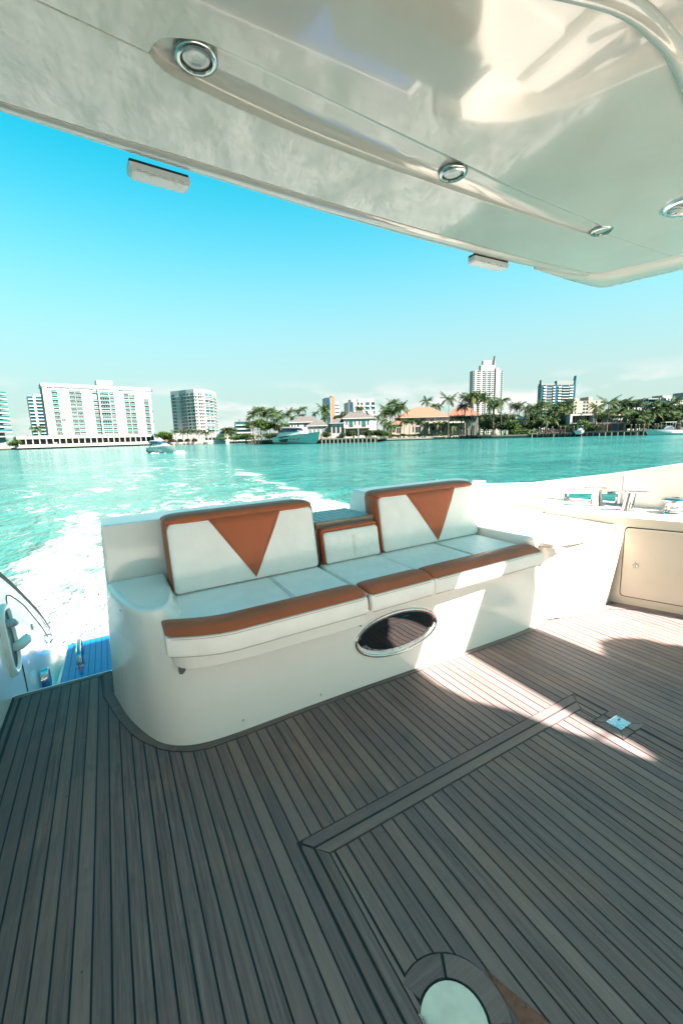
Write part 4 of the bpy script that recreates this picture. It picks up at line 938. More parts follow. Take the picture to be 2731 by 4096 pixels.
# ground and sea walls -------------------------------------------------
def strip(name, pts, z, depth, m):
    P = [xy(u, d) for u, d in pts]; Q = [xy(u, d + depth) for u, d in pts]
    b = MB()
    for i in range(len(P) - 1): b.add([(P[i].x, P[i].y, z), (P[i + 1].x, P[i + 1].y, z), (Q[i + 1].x, Q[i + 1].y, z), (Q[i].x, Q[i].y, z)], [(0, 1, 2, 3)], m)
    return tag(b.build(name), kind='structure')
shoreL = [(-260, 300), (-60, 296), (0, 300), (60, 316), (200, 340), (356, 368), (420, 340), (560, 312), (640, 300), (760, 300)]
shoreM = [(586, 206), (640, 200), (735, 174), (866, 168), (890, 200), (1060, 204), (1130, 180), (1300, 170), (1440, 160), (1568, 154), (1760, 148)]
strip('left_shore_ground', shoreL, LAND, 900, 'sand'); strip('right_shore_ground', shoreM, LAND + .02, 900, 'grass')
def seawall(name, pts, z1, label, m='conc', lip=True, piles=0, sp_px=None, pm='pilew'):
    o = tag(empty(name, (0, 0, 0)), label, 'sea wall')
    P = [xy(u, d) for u, d in pts]; b = MB()
    for p, q in zip(P, P[1:]):
        t = (q - p).normalized(); n_ = Vector((t.y, -t.x)); n_ = n_ if n_.dot(-p) > 0 else -n_
        b.add([(p.x, p.y, WATER - .5), (q.x, q.y, WATER - .5), (q.x, q.y, z1), (p.x, p.y, z1), (p.x - n_.x * 1., p.y - n_.y, z1), (q.x - n_.x * 1., q.y - n_.y, z1)], [(0, 1, 2, 3), (3, 2, 5, 4)], m)
    b.build('wall_face', o)
    if lip:
        b = MB()
        for p, q in zip(P, P[1:]):
            t = (q - p).normalized(); n_ = Vector((t.y, -t.x)); n_ = n_ if n_.dot(-p) > 0 else -n_
            a0, a1, c0, c1 = p + n_ * .35, q + n_ * .35, p - n_ * .9, q - n_ * .9
            b.add([(a.x, a.y, z) for z in (z1 - .45, z1 + .05) for a in (a0, a1, c1, c0)], [(0, 3, 2, 1), (4, 5, 6, 7), (0, 1, 5, 4), (1, 2, 6, 5), (2, 3, 7, 6), (3, 0, 4, 7)], 'conc' if m != 'slab' else 'slab')
        b.build('cap', o)
    if piles:
        b = MB(); b.prism(arc(0, 0, .22, 0, 300, 5), WATER - .4, z1 - .5, pm); me = b.mesh('pile')
        L = sum((q - p).length for p, q in zip(P, P[1:]))
        for i in range(piles):
            t = (i + .5) / piles * L
            for p, q in zip(P, P[1:]):
                l = (q - p).length
                if t <= l: s_ = p + (q - p) * (t / l); tt_ = (q - p).normalized(); n_ = Vector((tt_.y, -tt_.x)); n_ = n_ if n_.dot(-p) > 0 else -n_; s_ = s_ + n_ * .7; inst(me, 'pile', o, loc=(s_.x, s_.y, 0)); break
                t -= l
    return o
seawall('sea_wall', shoreL[:6], LAND + .1, 'long low sea wall under the white apartment slab', 'concd')
seawall('sea_wall', [(356, 366), (420, 339), (560, 311), (640, 299)], LAND + .35, 'pale promenade edge under the curved white tower', 'concd', piles=0)
seawall('sea_wall', [(586, 205), (640, 199), (700, 184)], LAND + 1.0, 'dark sea wall with slanting fenders behind the moored yacht', 'concd', piles=22, pm='wood')
seawall('sea_wall', [(735, 173.5), (866, 167.5)], LAND + .9, 'grey sea wall on white piles in front of the white villa', 'concd', piles=14)
seawall('sea_wall', [(866, 199), (916, 199.5), (1060, 203.5)], LAND - .1, 'low weathered sea wall in front of the orange-roofed villa', 'sand')
seawall('sea_wall', [(1060, 203), (1130, 179.5), (1215, 174.5)], LAND + .2, 'pale sea wall below the clipped hedge', 'sand')
seawall('sea_wall', [(1215, 174), (1300, 169.5), (1440, 159.5), (1568, 153.5), (1760, 147)], LAND + .7, 'long white-capped dock wall at the right shore', 'concd', piles=38)

# ---- left shore: apartment slab
f = Facade(116, 308, 357, 354, 'apartment_slab', 'long white apartment slab with rows of teal balconies and a shade-grey left end')
W_ = f.w; top_z = f.hit(99, 879.4)[1]; H_ = top_z
block(f, 0, W_, .001, 17, -1, H_ - 2.4, 'wall'); block(f, -.5, W_ + .4, -.5, 17.6, H_ - 2.39, H_, 'wall', 'parapet')
a0_, a1_ = f.hit(226, 889)[0], f.hit(262, 889)[0]; block(f, a0_, a1_, 4, 13, H_, H_ + 4.6, 'wall', 'penthouse')
b = MB(); b.box(-.06, .0, .4, 16.8, 1.5, H_ - 2.6, 'wallg'); b.build('end_wall', f.root)  # grey end sheet stands for the shaded left side of the slab
for i in range(15): b = MB(); b.box(-.10, -.062, .4, 16.8, 2 + i * 2.9, 2.12 + i * 2.9, 'concd'); b.build('floor_joint', f.root)
fl_n = 14; fh = (H_ - 2.6 - 2.0) / fl_n
colpx = [(117.3, 129.8), (158, 170), (172, 184.5), (211.5, 221.8), (226.5, 248), (250.5, 259.2), (283, 293), (295.3, 306), (328, 337.6)]
rnd = random.Random(3)
for ci, (u0, u1) in enumerate(colpx):
    x0, x1 = f.hit(u0, 893)[0], f.hit(u1, 893)[0]
    for k in range(fl_n):
        if (ci, k) in ((0, 1), (3, 12), (8, 12), (8, 13), (7, 13)): continue
        g_ = rnd.random(); put(f, 'balcony', (x0, x1, 2.0 + k * fh, 2.0 + (k + 1) * fh), (('glass' if g_ < .65 else 'shade'), 'teal'))
xf = f.hit(223.8, 893)[0]; block(f, xf - .5, xf + .5, -2.2, 0, -1, H_ - 2.6, 'wall', 'stair_fin')
sw = MB(); 
for dx in (0, 1.3):
    for dz in (0, 1.0): sw.box(dx, dx + .8, -.05, 0, dz, dz + .6, 'glass')
swm = sw.mesh('small_window_group')
for (u, v) in ((141, 890), (152, 890), (111, 889), (110, 905), (111.5, 914), (139, 906), (139, 915), (155, 932), (113, 925), (116, 948), (143, 948), (158, 948), (147, 965), (118, 964), (145, 964), (163, 990), (206, 893), (207, 910), (198, 940), (212, 965), (202, 976), (238 + 35, 892), (276, 899), (331 - 15, 905), (327, 945), (327, 960), (348, 945), (350, 968), (340 - 5, 897), (346, 897)):
    x, z = f.hit(u, v); inst(swm, 'small_window_group', f.root, loc=(x - .8, -.004, z - .8))
# podium with open parking decks along the dock
f = Facade(44, 285, 358, 345, 'parking_podium', 'long low white two-level parking podium in front of the apartment slab', z0=WATER)
W_ = f.w; pz = lambda u, v: f.hit(u, v)[1]
zt = pz(200, 1005); block(f, 0, W_, 4, 30, .5, zt + 1.6, 'wall'); block(f, -1, W_ + 1, -1.5, 4, zt - .2, zt + 1.8, 'slab', 'upper_slab'); 
zm = zt - 5.4; block(f, -1, W_ + 1, -2.5, 4, zm - .6, zm, 'slab', 'lower_slab'); block(f, -.5, W_, 3.0, 3.9, zm, zt - .2, 'dark', 'opening_shade'); block(f, -.5, W_, 3.0, 3.95, 1.4, zm - .6, 'dark', 'opening_shade')  # dark sheets stand for the shade inside the open parking levels
block(f, 0, W_, -2.4, -2.3, zm + .1, zm + 1.3, 'slab', 'railing')
b = MB(); b.box(-.25, .25, -1.2, -.8, zm, zt - .2, 'slab'); b.box(-.3, .3, -1.4, -.8, .5, zm - .6, 'conc'); cm_ = b.mesh('column')
for i in range(24): inst(cm_, 'column', f.root, loc=(i * W_ / 23, 0, 0))
block(f, -2, W_ + 2, -6, 3, 1.0, 1.4, 'conc', 'dock_deck')
# far-left tower with curved balconies
f = Facade(-150, 235, 26, 262, 'balcony_tower', 'left-edge apartment tower with stacked wavy white balcony slabs')
W_ = f.w; zs = [f.hit(20, v)[1] for v in (906, 917, 928, 939, 949.5, 961, 970.5, 981.5, 992, 1003)]
block(f, 0, W_ - 1.5, 3, 18, 0, zs[0] + .3, 'shade'); block(f, -2, W_ - 14, 5, 16, zs[0], zs[0] + 6, 'wall', 'penthouse'); block(f, -2, W_ - 10, 3, 17, zs[0] + 6, zs[0] + 6.5, 'slab', 'penthouse_roof')
for k, z in enumerate(zs):
    fr = [(-.5, 2)] + [(x, -.8 + 1.1 * math.sin(x * .16 + k * .9)) for x in [W_ * i / 14 for i in range(14)]] + [(W_ + 2.0, 1.2), (W_ + 2.3, 3), (W_ + .5, 17), (-.5, 17)]
    b = MB(); b.prism(fr, z - .12, z + .42, 'slab'); b.build('balcony_slab', f.root)
    if k < 9:
        b = MB(); b.loft([[(x, y + .1, z + .42) for x, y in fr[1:-3]], [(x, y + .1, z + 1.5) for x, y in fr[1:-3]]], 'teal', cap=False, closed=False); b.build('glass_railing', f.root)
        zl = zs[k + 1]; h = z - .12 - (zl + .42)
        for i in range(int(W_ / 6)):
            x = W_ - 4 - i * 6; put(f, 'window', (x - 1.5, x + 1.0, zl + .42, z - .2), ('glass',), y=2.99); put(f, 'window', (x - 5.2, x - 2.5, zl + .42, z - .2), ('bluegl',), y=2.99)
# slim tower behind
def tower(u0, d0, u1, d1, vtop, name, label, dep, floors, cols, wallm='wall', gl=('glass',), vb=None, slabm='slab', rows_from=0., ledge=.5, roofs=(), cat='building'):
    f = Facade(u0, d0, u1, d1, name, label, cat)
    Wt = f.w; Ht = zat(u0, vtop, d0) - LAND
    block(f, 0, Wt, .001, dep, -1, Ht, wallm)
    b = MB(); g = MB(); fhh = (Ht - rows_from) / floors
    for k in range(floors):
        z = rows_from + k * fhh
        for ci, (a, c, kind) in enumerate(cols):
            x0, x1 = a * Wt, c * Wt; gm = gl[(ci) % len(gl)]
            if kind == 'w': g.box(x0, x1, -.12, -.003, z + fhh * .30, z + fhh * .88, gm)
            elif kind == 'b': g.box(x0, x1, -.10, -.003, z + fhh * .18, z + fhh * .94, gm); b.box(x0 - .15, x1 + .15, -ledge * 2.2, -.004, z - fhh * .06, z + fhh * .14, slabm); b.box(x0, x1, -ledge * 2.1, -ledge * 2.0, z + fhh * .14, z + fhh * .40, 'teal')
            elif kind == 'g': g.box(x0, x1, -.2, -.003, z + .08, z + fhh - .08, gm)
            elif kind == 's': b.box(x0, x1, -ledge * 2, -.004, z, z + fhh * .45, slabm); g.box(x0, x1, -.1, -.003, z + fhh * .45, z + fhh, gm)
    if g.f: tag(g.build('window_grid', f.root, fix=False), kind='stuff')
    if b.f: tag(b.build('balcony_grid', f.root, fix=False), kind='stuff')
    for (a, c, y0, y1, h0, h1, mm) in roofs: block(f, a * Wt, c * Wt, y0, y1, Ht + h0, Ht + h1, mm, 'roof_block')
    return f, Wt, Ht
tower(81, 420, 116, 428, 909, 'teal_slim_tower', 'slim white tower with dark blue windows half hidden behind the slab', 16, 15, [(0, .32, 'b'), (.48, .98, 'b')], gl=('bluegl',), roofs=((.4, 1, 1, 12, 0, 2, 'wall'),))
# curved white tower: four facets
segs = [((402, 322), (421, 318), [(.05, .5, 'b'), (.62, .95, 'n')]), ((421, 318), (437, 314), [(.12, .38, 'b'), (.45, .6, 'w'), (.68, .86, 'w')]), ((437, 314), (455, 311), [(.1, .3, 'w'), (.55, .62, 'w'), (.72, .98, 'b')]),
        ((455, 311), (478, 316), [(.06, .18, 'w'), (.38, .52, 'w'), (.58, .70, 'w'), (.76, .84, 'w')]), ((478, 316), (496, 327), [(.05, .45, 'b'), (.55, .95, 'b')]), ((496, 327), (504, 342), [(.1, .45, 'b'), (.55, .9, 'b')])]
ct = tag(empty('curved_tower', (xy(402, 322).x, xy(402, 322).y, LAND)), 'white curved apartment tower with teal glazing, right of the long slab', 'building')
zc = zat(402, 899, 322) - LAND
pl = [xy(*segs[0][0])] + [xy(*s_[1]) for s_ in segs]; ctr = xy(452, 350)
b = MB(); o0 = Vector((ct.location.x, ct.location.y)); b.prism([(p.x - o0.x, p.y - o0.y) for p in pl] + [((ctr + (ctr - pl[3]).normalized() * 8 + Vector((14, 6))).x - o0.x, (ctr + Vector((14, 6))).y - o0.y), ((ctr + Vector((-16, 4))).x - o0.x, (ctr + Vector((-16, 4))).y - o0.y)], -1, zc, 'wall'); b.build('wall', ct)
wg, bg_ = MB(), MB(); nf = 12; z00 = 7.5; fh = (zc - 2.2 - z00) / nf
for si, ((ua, da), (ub, db), cols) in enumerate(segs):
    a, c = xy(ua, da) - o0, xy(ub, db) - o0; t = (c - a).normalized(); L_ = (c - a).length; n_ = Vector((t.y, -t.x)); n_ = n_ if n_.dot(-(a + o0)) > 0 else -n_
    def qd(x0, x1, z0, z1, d, m, B):
        P = [a + t * x0 + n_ * d, a + t * x1 + n_ * d, a + t * x1, a + t * x0]
        B.add([(p.x, p.y, z) for z in (z0, z1) for p in P], [(0, 3, 2, 1), (4, 5, 6, 7), (0, 1, 5, 4), (1, 2, 6, 5), (3, 0, 4, 7)], m)
    for k in range(nf):
        z = z00 + k * fh
        qd(-.2, L_ + .2, z - .18, z + .12, .5, 'slab', bg_)
        for c0, c1, kd in cols:
            if kd == 'w': qd(c0 * L_, c1 * L_, z + fh * .25, z + fh * .8, .10, 'glass', wg)
            elif kd == 'b': qd(c0 * L_, c1 * L_, z + .12, z + fh * .9, .10, 'glass' if (k * 7 + si * 3) % 3 == 0 else ('teal' if (k + si) % 2 else 'shade'), wg); qd(c0 * L_, c1 * L_, z + .12, z + fh * .34, .45, 'teal', bg_)
tag(wg.build('window_grid', ct, fix=False), kind='stuff'); tag(bg_.build('balcony_grid', ct, fix=False), kind='stuff')
f = Facade(372, 300, 512, 300, 'tower_podium', 'low white podium with brown canopies below the curved tower'); zt = zat(440, 993.5, 300) - LAND; block(f, 0, f.w, 2, 22, -1, zt, 'wall')
for i in range(5):
    x = f.w * (.36 + .115 * i) - 12; b = MB(); b.loft([[(x + 2.2 * math.cos(t) * q, -1.5 + 1.5 * math.sin(t) * q, .9 + h) for t in [k * math.pi / 6 for k in range(12)]] for q, h in ((1, 0), (.95, 1.2), (.6, 2.0), (.1, 2.3))], 'awning'); b.build('canopy', f.root)
for i in range(3): put(f, 'window', (f.w * (.70 + i * .06), f.w * (.74 + i * .06), 2, 3.5), y=1.99)

# mid distance blocks
tower(543, 500, 578, 505, 968, 'stepped_building', 'grey terraced building under construction behind the banyan tree', 20, 5, [(.02, .98, 'b')], 'shade', ('bluegl',), ledge=.8, roofs=((.3, 1, 2, 18, 0, 3, 'shade'),))
f, a, c = tower(749.7, 620, 765, 622, 913, 'office_tower', 'office tower with blue glass front and a tan vertical band', 26, 9, [(.02, .72, 'g')], 'wall', ('bluegl',))
block(f, a * .90, a * 1.38, -.6, 20, 0, c + 2.5, 'tilep', 'tan_band'); block(f, a * 1.38, a * 2.1, 2, 20, 0, c - 6, 'wall', 'side_wing')
g = MB()
for k in range(9): g.box(a * 1.40, a * 2.08, 1.8, 1.99, 4 + k * (c - 10) / 9, 5.6 + k * (c - 10) / 9, 'bluegl'); 
tag(g.build('window_grid', f.root, fix=False), kind='stuff'); block(f, -a * .1, a * 3.2, 1, 24, 0, c * .42, 'wall', 'podium')
tower(803, 640, 863, 650, 923, 'white_blue_block', 'white block with blue corner glazing behind the white villa', 30, 8, [(.01, .16, 'g'), (.30, .38, 'b'), (.44, .52, 'w'), (.62, .77, 'b'), (.84, .98, 'b')], 'wall', ('bluegl', 'glass', 'glass'), roofs=((.1, .3, 2, 20, 0, 4, 'wall'), (.36, .95, 3, 22, 0, 4.5, 'wall')))
f, a, c = tower(1082, 560, 1150, 566, 851, 'tall_white_tower', 'tallest white residential tower with stepped crown, above the orange roof', 9, 32, [(.01, .07, 'b'), (.14, .20, 'w'), (.21, .25, 'w'), (.32, .38, 'w'), (.40, .45, 'b'), (.48, .53, 'w'), (.55, .60, 'b'), (.63, .67, 'w'), (.69, .73, 'w'), (.88, .92, 'w'), (.94, .99, 'b')], 'wall', ('bluegl', 'glass', 'glass', 'glass', 'shade'), ledge=.3)
block(f, a * .28, a * .70, 1, 8, c, c + 7, 'wall', 'crown'); block(f, a * .36, a * .62, 2, 7, c + 7, c + 13, 'wall', 'crown'); block(f, a * .75, a * .86, -1.2, 8, 0, c + 3, 'wall', 'vertical_fin')
b = MB(); b.add([(a * .70, 2, c), (a * .76, 2, c), (a * .745, 2, c + 19), (a * .70, 10, c), (a * .76, 10, c), (a * .745, 6, c + 19)], [(0, 1, 2), (3, 5, 4), (0, 2, 5, 3), (1, 4, 5, 2), (0, 3, 4, 1)], 'wallc'); b.build('spire', f.root)
f, a, c = tower(1237, 620, 1315, 628, 884, 'blue_glass_tower', 'blue and teal glass tower with white curved balconies and a pointed right corner', 8, 17, [(.0, .05, 'g'), (.06, .14, 's'), (.16, .33, 'w'), (.34, .40, 's'), (.405, .475, 'g'), (.49, .58, 's'), (.60, .80, 'b'), (.82, .92, 's'), (.93, 1., 'g')], 'wallg', ('tealgl', 'bluegl', 'bluegl', 'bluegl', 'tealgl', 'bluegl', 'bluegl', 'bluegl', 'tealgl'), ledge=.6)
block(f, 0, a * .41, 1, 7, c, c + 2, 'wallg', 'roof_block'); block(f, a * .46, a * .95, 1, 7, c, c + 6, 'wallg', 'roof_block')
for xx in (.0, .95):
    b = MB(); h = 7 if xx == 0 else 13; b.add([(a * xx, 0, c), (a * (xx + .05), 0, c), (a * (xx + (.0 if xx == 0 else .05)), 0, c + h), (a * xx, 5, c), (a * (xx + .05), 5, c), (a * (xx + (.0 if xx == 0 else .05)), 5, c + h)], [(0, 1, 2), (3, 5, 4), (0, 2, 5, 3), (1, 4, 5, 2), (0, 3, 4, 1)], 'tealgl' if xx else 'wallg'); b.build('corner_point', f.root)
tower(1313, 400, 1385, 404, 921, 'grey_slab_block', 'plain grey-beige apartment block right of the blue glass tower', 24, 9, [(.05, .09, 'w'), (.30, .37, 'w'), (.40, .46, 'w'), (.70, .74, 'w'), (.86, .91, 'w'), (.93, .98, 'w')], 'wallc', ('glass', 'bluegl'), roofs=((.1, .22, 4, 16, 0, 3, 'wallc'), (.55, .68, 4, 16, 0, 4, 'wallc')))
tower(1425, 430, 1485, 436, 936.5, 'low_white_block', 'long low white block with small windows behind the right-hand palms', 22, 5, [(.04, .10, 'w'), (.14, .2, 'w'), (.26, .32, 'w'), (.38, .44, 'w'), (.5, .56, 'w'), (.62, .68, 'w'), (.74, .8, 'w'), (.88, .94, 'w')], 'wall', ('bluegl',))
tower(1470, 470, 1510, 474, 917.5, 'stepped_white_block', 'white block with blue balconies and flat projecting roof near the right edge', 20, 7, [(.02, .28, 'b'), (.34, .70, 'b'), (.78, .95, 'w')], 'wall', ('bluegl',), roofs=((.2, .9, -2, 18, 0, 1.2, 'wallg'),))
tower(1509, 470, 1543, 474, 913.5, 'white_block_with_crown', 'white block with a stepped grey crown near the right edge', 20, 7, [(.03, .4, 'b'), (.5, .62, 'w'), (.7, .95, 'w')], 'wall', ('bluegl',), roofs=((.3, .9, 3, 16, 0, 3, 'wallg'),))
tower(1541, 440, 1610, 446, 919, 'white_block_dotted', 'white block with rows of small windows at the right edge', 20, 8, [(q / 14 + .02, q / 14 + .05, 'w') for q in range(14)], 'wall', ('glass',), roofs=((.4, 1., 3, 16, 0, 8, 'tealgl'),))

# ---- villas ------------------------------------------------------
def villa_block(f, x0, x1, zE, zR, dep, roofm='tileg', wallm='wall', z0=0, over=.6, ridge=None, y0=0.):
    b = MB(); b.box(x0, x1, y0, y0 + dep, z0 - .6, zE, wallm); b.build('wall', f.root)
    b = MB(); e = over; r0, r1 = ridge or (x0 + dep * .42, x1 - dep * .42)
    if r1 < r0: r0 = r1 = (x0 + x1) / 2
    ym = y0 + dep / 2
    b.add([(x0 - e, y0 - e, zE), (x1 + e, y0 - e, zE), (x1 + e, y0 + dep + e, zE), (x0 - e, y0 + dep + e, zE), (r0, ym, zR), (r1, ym, zR)], [(0, 1, 5, 4), (1, 2, 5), (2, 3, 4, 5), (3, 0, 4), (0, 3, 2, 1)], roofm)
    b.build('roof', f.root)
    b = MB(); b.box(x0 - e, x1 + e, y0 - e, y0 - e + .12, zE - .28, zE + .02, wallm); b.build('eaves_board', f.root)
c5 = lambda x, y: (735 + x * .1245, 907.3 + y * .1245)
c4 = lambda x, y: (545.5 + x * .1648, 907.3 + y * .1648)
c6 = lambda x, y: (884.3 + x * .1611, 895.8 + y * .1611)
f = Facade(c5(440, 0)[0], 180, c5(930, 0)[0], 181, 'white_villa', 'white two-storey villa with grey hip roof and long balcony behind the sea wall', 'house')
zE = f.hit(*c5(600, 425))[1]; zR = f.hit(*c5(700, 345))[1] + 1.2; sxR = f.hit(*c5(1038, 430))[0]
villa_block(f, 0, f.w, zE, zR, 11, ridge=(f.w * .30, f.w * .80)); block(f, f.w, sxR, .6, 11, -.6, zE - .3, 'wall', 'side_wing')
b = MB(); b.add([(f.w, .2, zE - .3), (sxR + .5, .2, zE - .6), (sxR + .5, 11, zE - .6), (f.w, 11, zE + 1.6), (f.w - .5, 5, zR - .2)], [(0, 1, 4), (1, 2, 4), (2, 3, 4), (0, 4, 3)], 'tileg'); b.build('side_roof', f.root)
for x0, y0, x1, y1 in ((480, 480, 502, 542), (534, 478, 606, 582), (635, 474, 658, 542), (714, 470, 736, 540), (768, 468, 842, 578), (874, 462, 898, 540)): putpx(f, 'framed', *c5(x0, y0), *c5(x1, y1), ('teal', 'black'), 'window')
zb = f.hit(*c5(600, 600))[1]; block(f, .1, f.w * .97, -1.6, 0, zb - .35, zb, 'wallc', 'balcony_slab'); rp = MB()
for i in range(34): rp.box(i * f.w * .94 / 33 + .2, i * f.w * .94 / 33 + .25, -1.55, -1.5, zb, zb + 1.0, 'concd')
rp.box(.1, f.w * .97, -1.56, -1.49, zb + 1., zb + 1.08, 'black'); rp.build('balcony_railing', f.root)
for q in (.0, .5, .965): block(f, f.w * q + .1, f.w * q + .45, -1.55, -1.2, -.6, zb - .35, 'wallc', 'column')
for x0, y0, x1, y1 in ((480, 650, 560, 755), (660, 650, 730, 752)): putpx(f, 'window', *c5(x0, y0), *c5(x1, y1), ('glass',))
for i in range(5): x = f.w * (.44 + .085 * i); b = MB(); b.lathe((x, 5, zR - .1), [(.25, 0), (.25, .35), (.1, .5), (.01, .5)], 'wall', 10); b.build('roof_vent', f.root)
xq, zq = f.hit(*c5(960, 345)); block(f, xq - 1, xq + 1.6, 6, 8, zE, zR + .4, 'wall', 'chimney')
f = Facade(c5(208, 0)[0], 181, c5(440, 0)[0], 180.5, 'arched_wing', 'low white wing with three arched windows joining the white villa', 'house')
zE = f.hit(*c5(300, 512))[1]; villa_block(f, 0, f.w, zE, f.hit(*c5(300, 452))[1] + .8, 9, ridge=(f.w * .35, f.w * 1.2))
for x0, y0, x1, y1 in ((237, 570, 283, 690), (316, 566, 360, 690), (397, 562, 440, 690)): putpx(f, 'arch', *c5(x0, y0), *c5(x1, y1), ('glass',), 'arched_window')
f = Facade(c4(978, 0)[0], 182, c4(1250, 0)[0], 182, 'arcade_house', 'low white arcade with four open arches beside the moored yacht', 'house')
zE = f.hit(*c4(1060, 425))[1]; villa_block(f, 0, f.w * .98, zE, f.hit(*c4(1100, 382))[1] + .7, 8, ridge=(f.w * .3, f.w * .8)); block(f, f.w * .98, f.w * 1.22, .8, 8, -.6, zE - .3, 'wallc', 'link_wall')
for x0, y0, x1, y1 in ((998, 447, 1036, 528), (1059, 445, 1093, 528), (1117, 443, 1150, 528), (1180, 440, 1224, 528)): putpx(f, 'arch', *c4(x0, y0), *c4(x1, y1), ('shade',), 'arch')
block(f, -.3, f.w * 1.2, -2.2, -2.0, -.6, f.hit(*c4(1060, 532))[1], 'wallc', 'terrace_wall')
f = Facade(c4(737, 0)[0], 192, c4(1158, 0)[0], 194, 'left_villa', 'white square villa with brown hip roof behind the moored yacht', 'house')
zE = f.hit(*c4(1000, 372))[1]; villa_block(f, 0, f.w, zE, f.hit(*c4(950, 318))[1] + 1., 12, ridge=(f.w * .40, f.w * .72))
for x0, y0, x1, y1 in ((752, 410, 772, 470), (798, 405, 810, 450), (835, 402, 858, 472), (925, 400, 971, 440)): putpx(f, 'framed', *c4(x0, y0), *c4(x1, y1), ('glass', 'black'), 'window')
x0_, z_ = f.hit(*c4(740, 475)); x1_, _ = f.hit(*c4(860, 475)); block(f, x0_, x1_, -1.2, 0, z_ - .3, z_ + .9, 'shade', 'balcony')
# orange-roofed villa
f = Facade(c6(225, 0)[0], 216, c6(900, 0)[0], 218, 'orange_roof_villa', 'large cream villa with the broad orange tiled hip roof', 'house')
zE = f.hit(*c6(500, 385))[1]; zR = f.hit(*c6(600, 270))[1]
villa_block(f, 0, f.w, zE, zR + 1.5, 14, 'tile', 'wallc', ridge=(f.w * .38, f.w * .69), over=1.)
xw = f.hit(*c6(75, 0))[0]; zw = f.hit(*c6(100, 490))[1]; villa_block(f, xw, .0, zw, f.hit(*c6(200, 430))[1] + .6, 9, 'tile', 'wallc', y0=-3, ridge=(-.9, -.1))
for x0, y0, x1, y1 in ((538, 414, 581, 455), (640, 412, 690, 452)): putpx(f, 'framed', *c6(x0, y0), *c6(x1, y1), ('glass', 'wall'), 'window')
for x0, y0, x1, y1 in ((736, 400, 750, 446), (773, 395, 806, 446), (832, 395, 851, 446)): putpx(f, 'arch', *c6(x0, y0), *c6(x1, y1), ('shade',), 'arch')
for x0, y0, x1, y1 in ((395, 522, 408, 598), (440, 524, 466, 600), (474, 520, 506, 600), (600, 530, 700, 570), (730, 530, 748, 585), (775, 530, 828, 585), (280, 425, 330, 470), (372, 422, 400, 470), (450, 420, 500, 495)): putpx(f, 'window', *c6(x0, y0), *c6(x1, y1), ('glass',))
for x0, y0, x1, y1 in ((90, 530, 130, 598), (150, 538, 172, 608), (182, 535, 205, 608)): 
    r = f.rect(*c6(x0, y0), *c6(x1, y1)); put(f, 'window', r, ('glass',), y=-3.01)
x0_, z_ = f.hit(*c6(600, 458)); x1_, _ = f.hit(*c6(1105, 458)); block(f, x0_, x1_, -3.2, 0, z_ - .8, z_, 'wall', 'balcony'); 
for q in (.0, .33, .66, 1.): block(f, x0_ + (x1_ - x0_) * q - .25, x0_ + (x1_ - x0_) * q + .25, -3.1, -2.7, -.6, z_ - .8, 'wallc', 'column')
f = Facade(c6(890, 0)[0], 220, c6(1310, 0)[0], 214, 'right_villa_wing', 'white wing with a second bright orange roof and a long terrace, behind thin palms', 'house')
zE = f.hit(*c6(1200, 365))[1]; villa_block(f, 0, f.w, zE, f.hit(*c6(1100, 290))[1] + 1.5, 14, 'tile', 'wall', ridge=(f.w * .12, f.w * .70), over=1.)
for x0, y0, x1, y1 in ((1283, 395, 1300, 428), (1258, 500, 1280, 536), (1010, 525, 1035, 565), (1065, 522, 1085, 562), (920, 400, 965, 440)): putpx(f, 'framed', *c6(x0, y0), *c6(x1, y1), ('glass', 'wall'), 'window')
# small houses on the right
c7 = lambda x, y: (1079.6 + x * .1611, 815.4 + y * .1611); c8 = lambda x, y: (1292 + x * .1761, 895.8 + y * .1761)
f = Facade(c7(640, 0)[0], 188, c7(810, 0)[0], 188, 'small_cream_house', 'small cream house with dark windows glimpsed between dense palms', 'house')
zE = f.hit(*c7(700, 912))[1]; block(f, 0, f.w, 0, 8, -.6, zE, 'wallc'); block(f, -.3, f.w + .3, -.3, 8.3, zE, f.hit(*c7(700, 878))[1], 'wall', 'roof_parapet')
for x0, y0, x1, y1 in ((695, 935, 720, 985), (765, 925, 785, 965), (680, 1010, 740, 1060)): putpx(f, 'framed', *c7(x0, y0), *c7(x1, y1), ('glass', 'wall'), 'window')
f = Facade(c8(62, 0)[0], 178, c8(412, 0)[0], 178, 'modern_flat_house', 'white modern flat-roofed house with a projecting frame above a tree', 'house')
zt = f.hit(*c8(200, 312))[1]; z1_ = f.hit(*c8(200, 425))[1]
block(f, 0, f.w, 1.5, 10, -.6, zt - .4, 'shade'); block(f, 0, f.w, -1.5, 10.2, zt - .7, zt, 'wall', 'roof_slab'); block(f, 0, .9, -1.5, 1.5, z1_, zt - .7, 'wall', 'side_frame'); block(f, f.w * .83, f.w * .88, -1.5, 1.5, z1_, zt - .7, 'wall', 'side_frame'); block(f, 0, f.w, -1.4, 1.5, z1_ - .5, z1_, 'wall', 'floor_slab'); block(f, f.w * .9, f.w, -1., 1.5, -.6, zt - .7, 'wall', 'end_wall')
for i in range(6): put(f, 'framed', (1. + i * f.w * .13, .8 + (i + 1) * f.w * .13, z1_, zt - .8), ('glass', 'wall'), 'window', y=1.49)
f = Facade(c8(470, 0)[0], 172, c8(820, 0)[0], 168, 'boat_house', 'low white garage-like building with dark square openings near the right shore', 'house')
zt = f.hit(*c8(600, 420))[1]; block(f, 0, f.w, .3, 8, -.6, zt, 'wall')
for a, c in ((.02, .18), (.25, .47), (.50, .70), (.74, .92)): block(f, a * f.w, c * f.w, -.0, .29, .2, zt * .86, 'navy' if a > .49 and a < .6 else 'awning', 'opening')
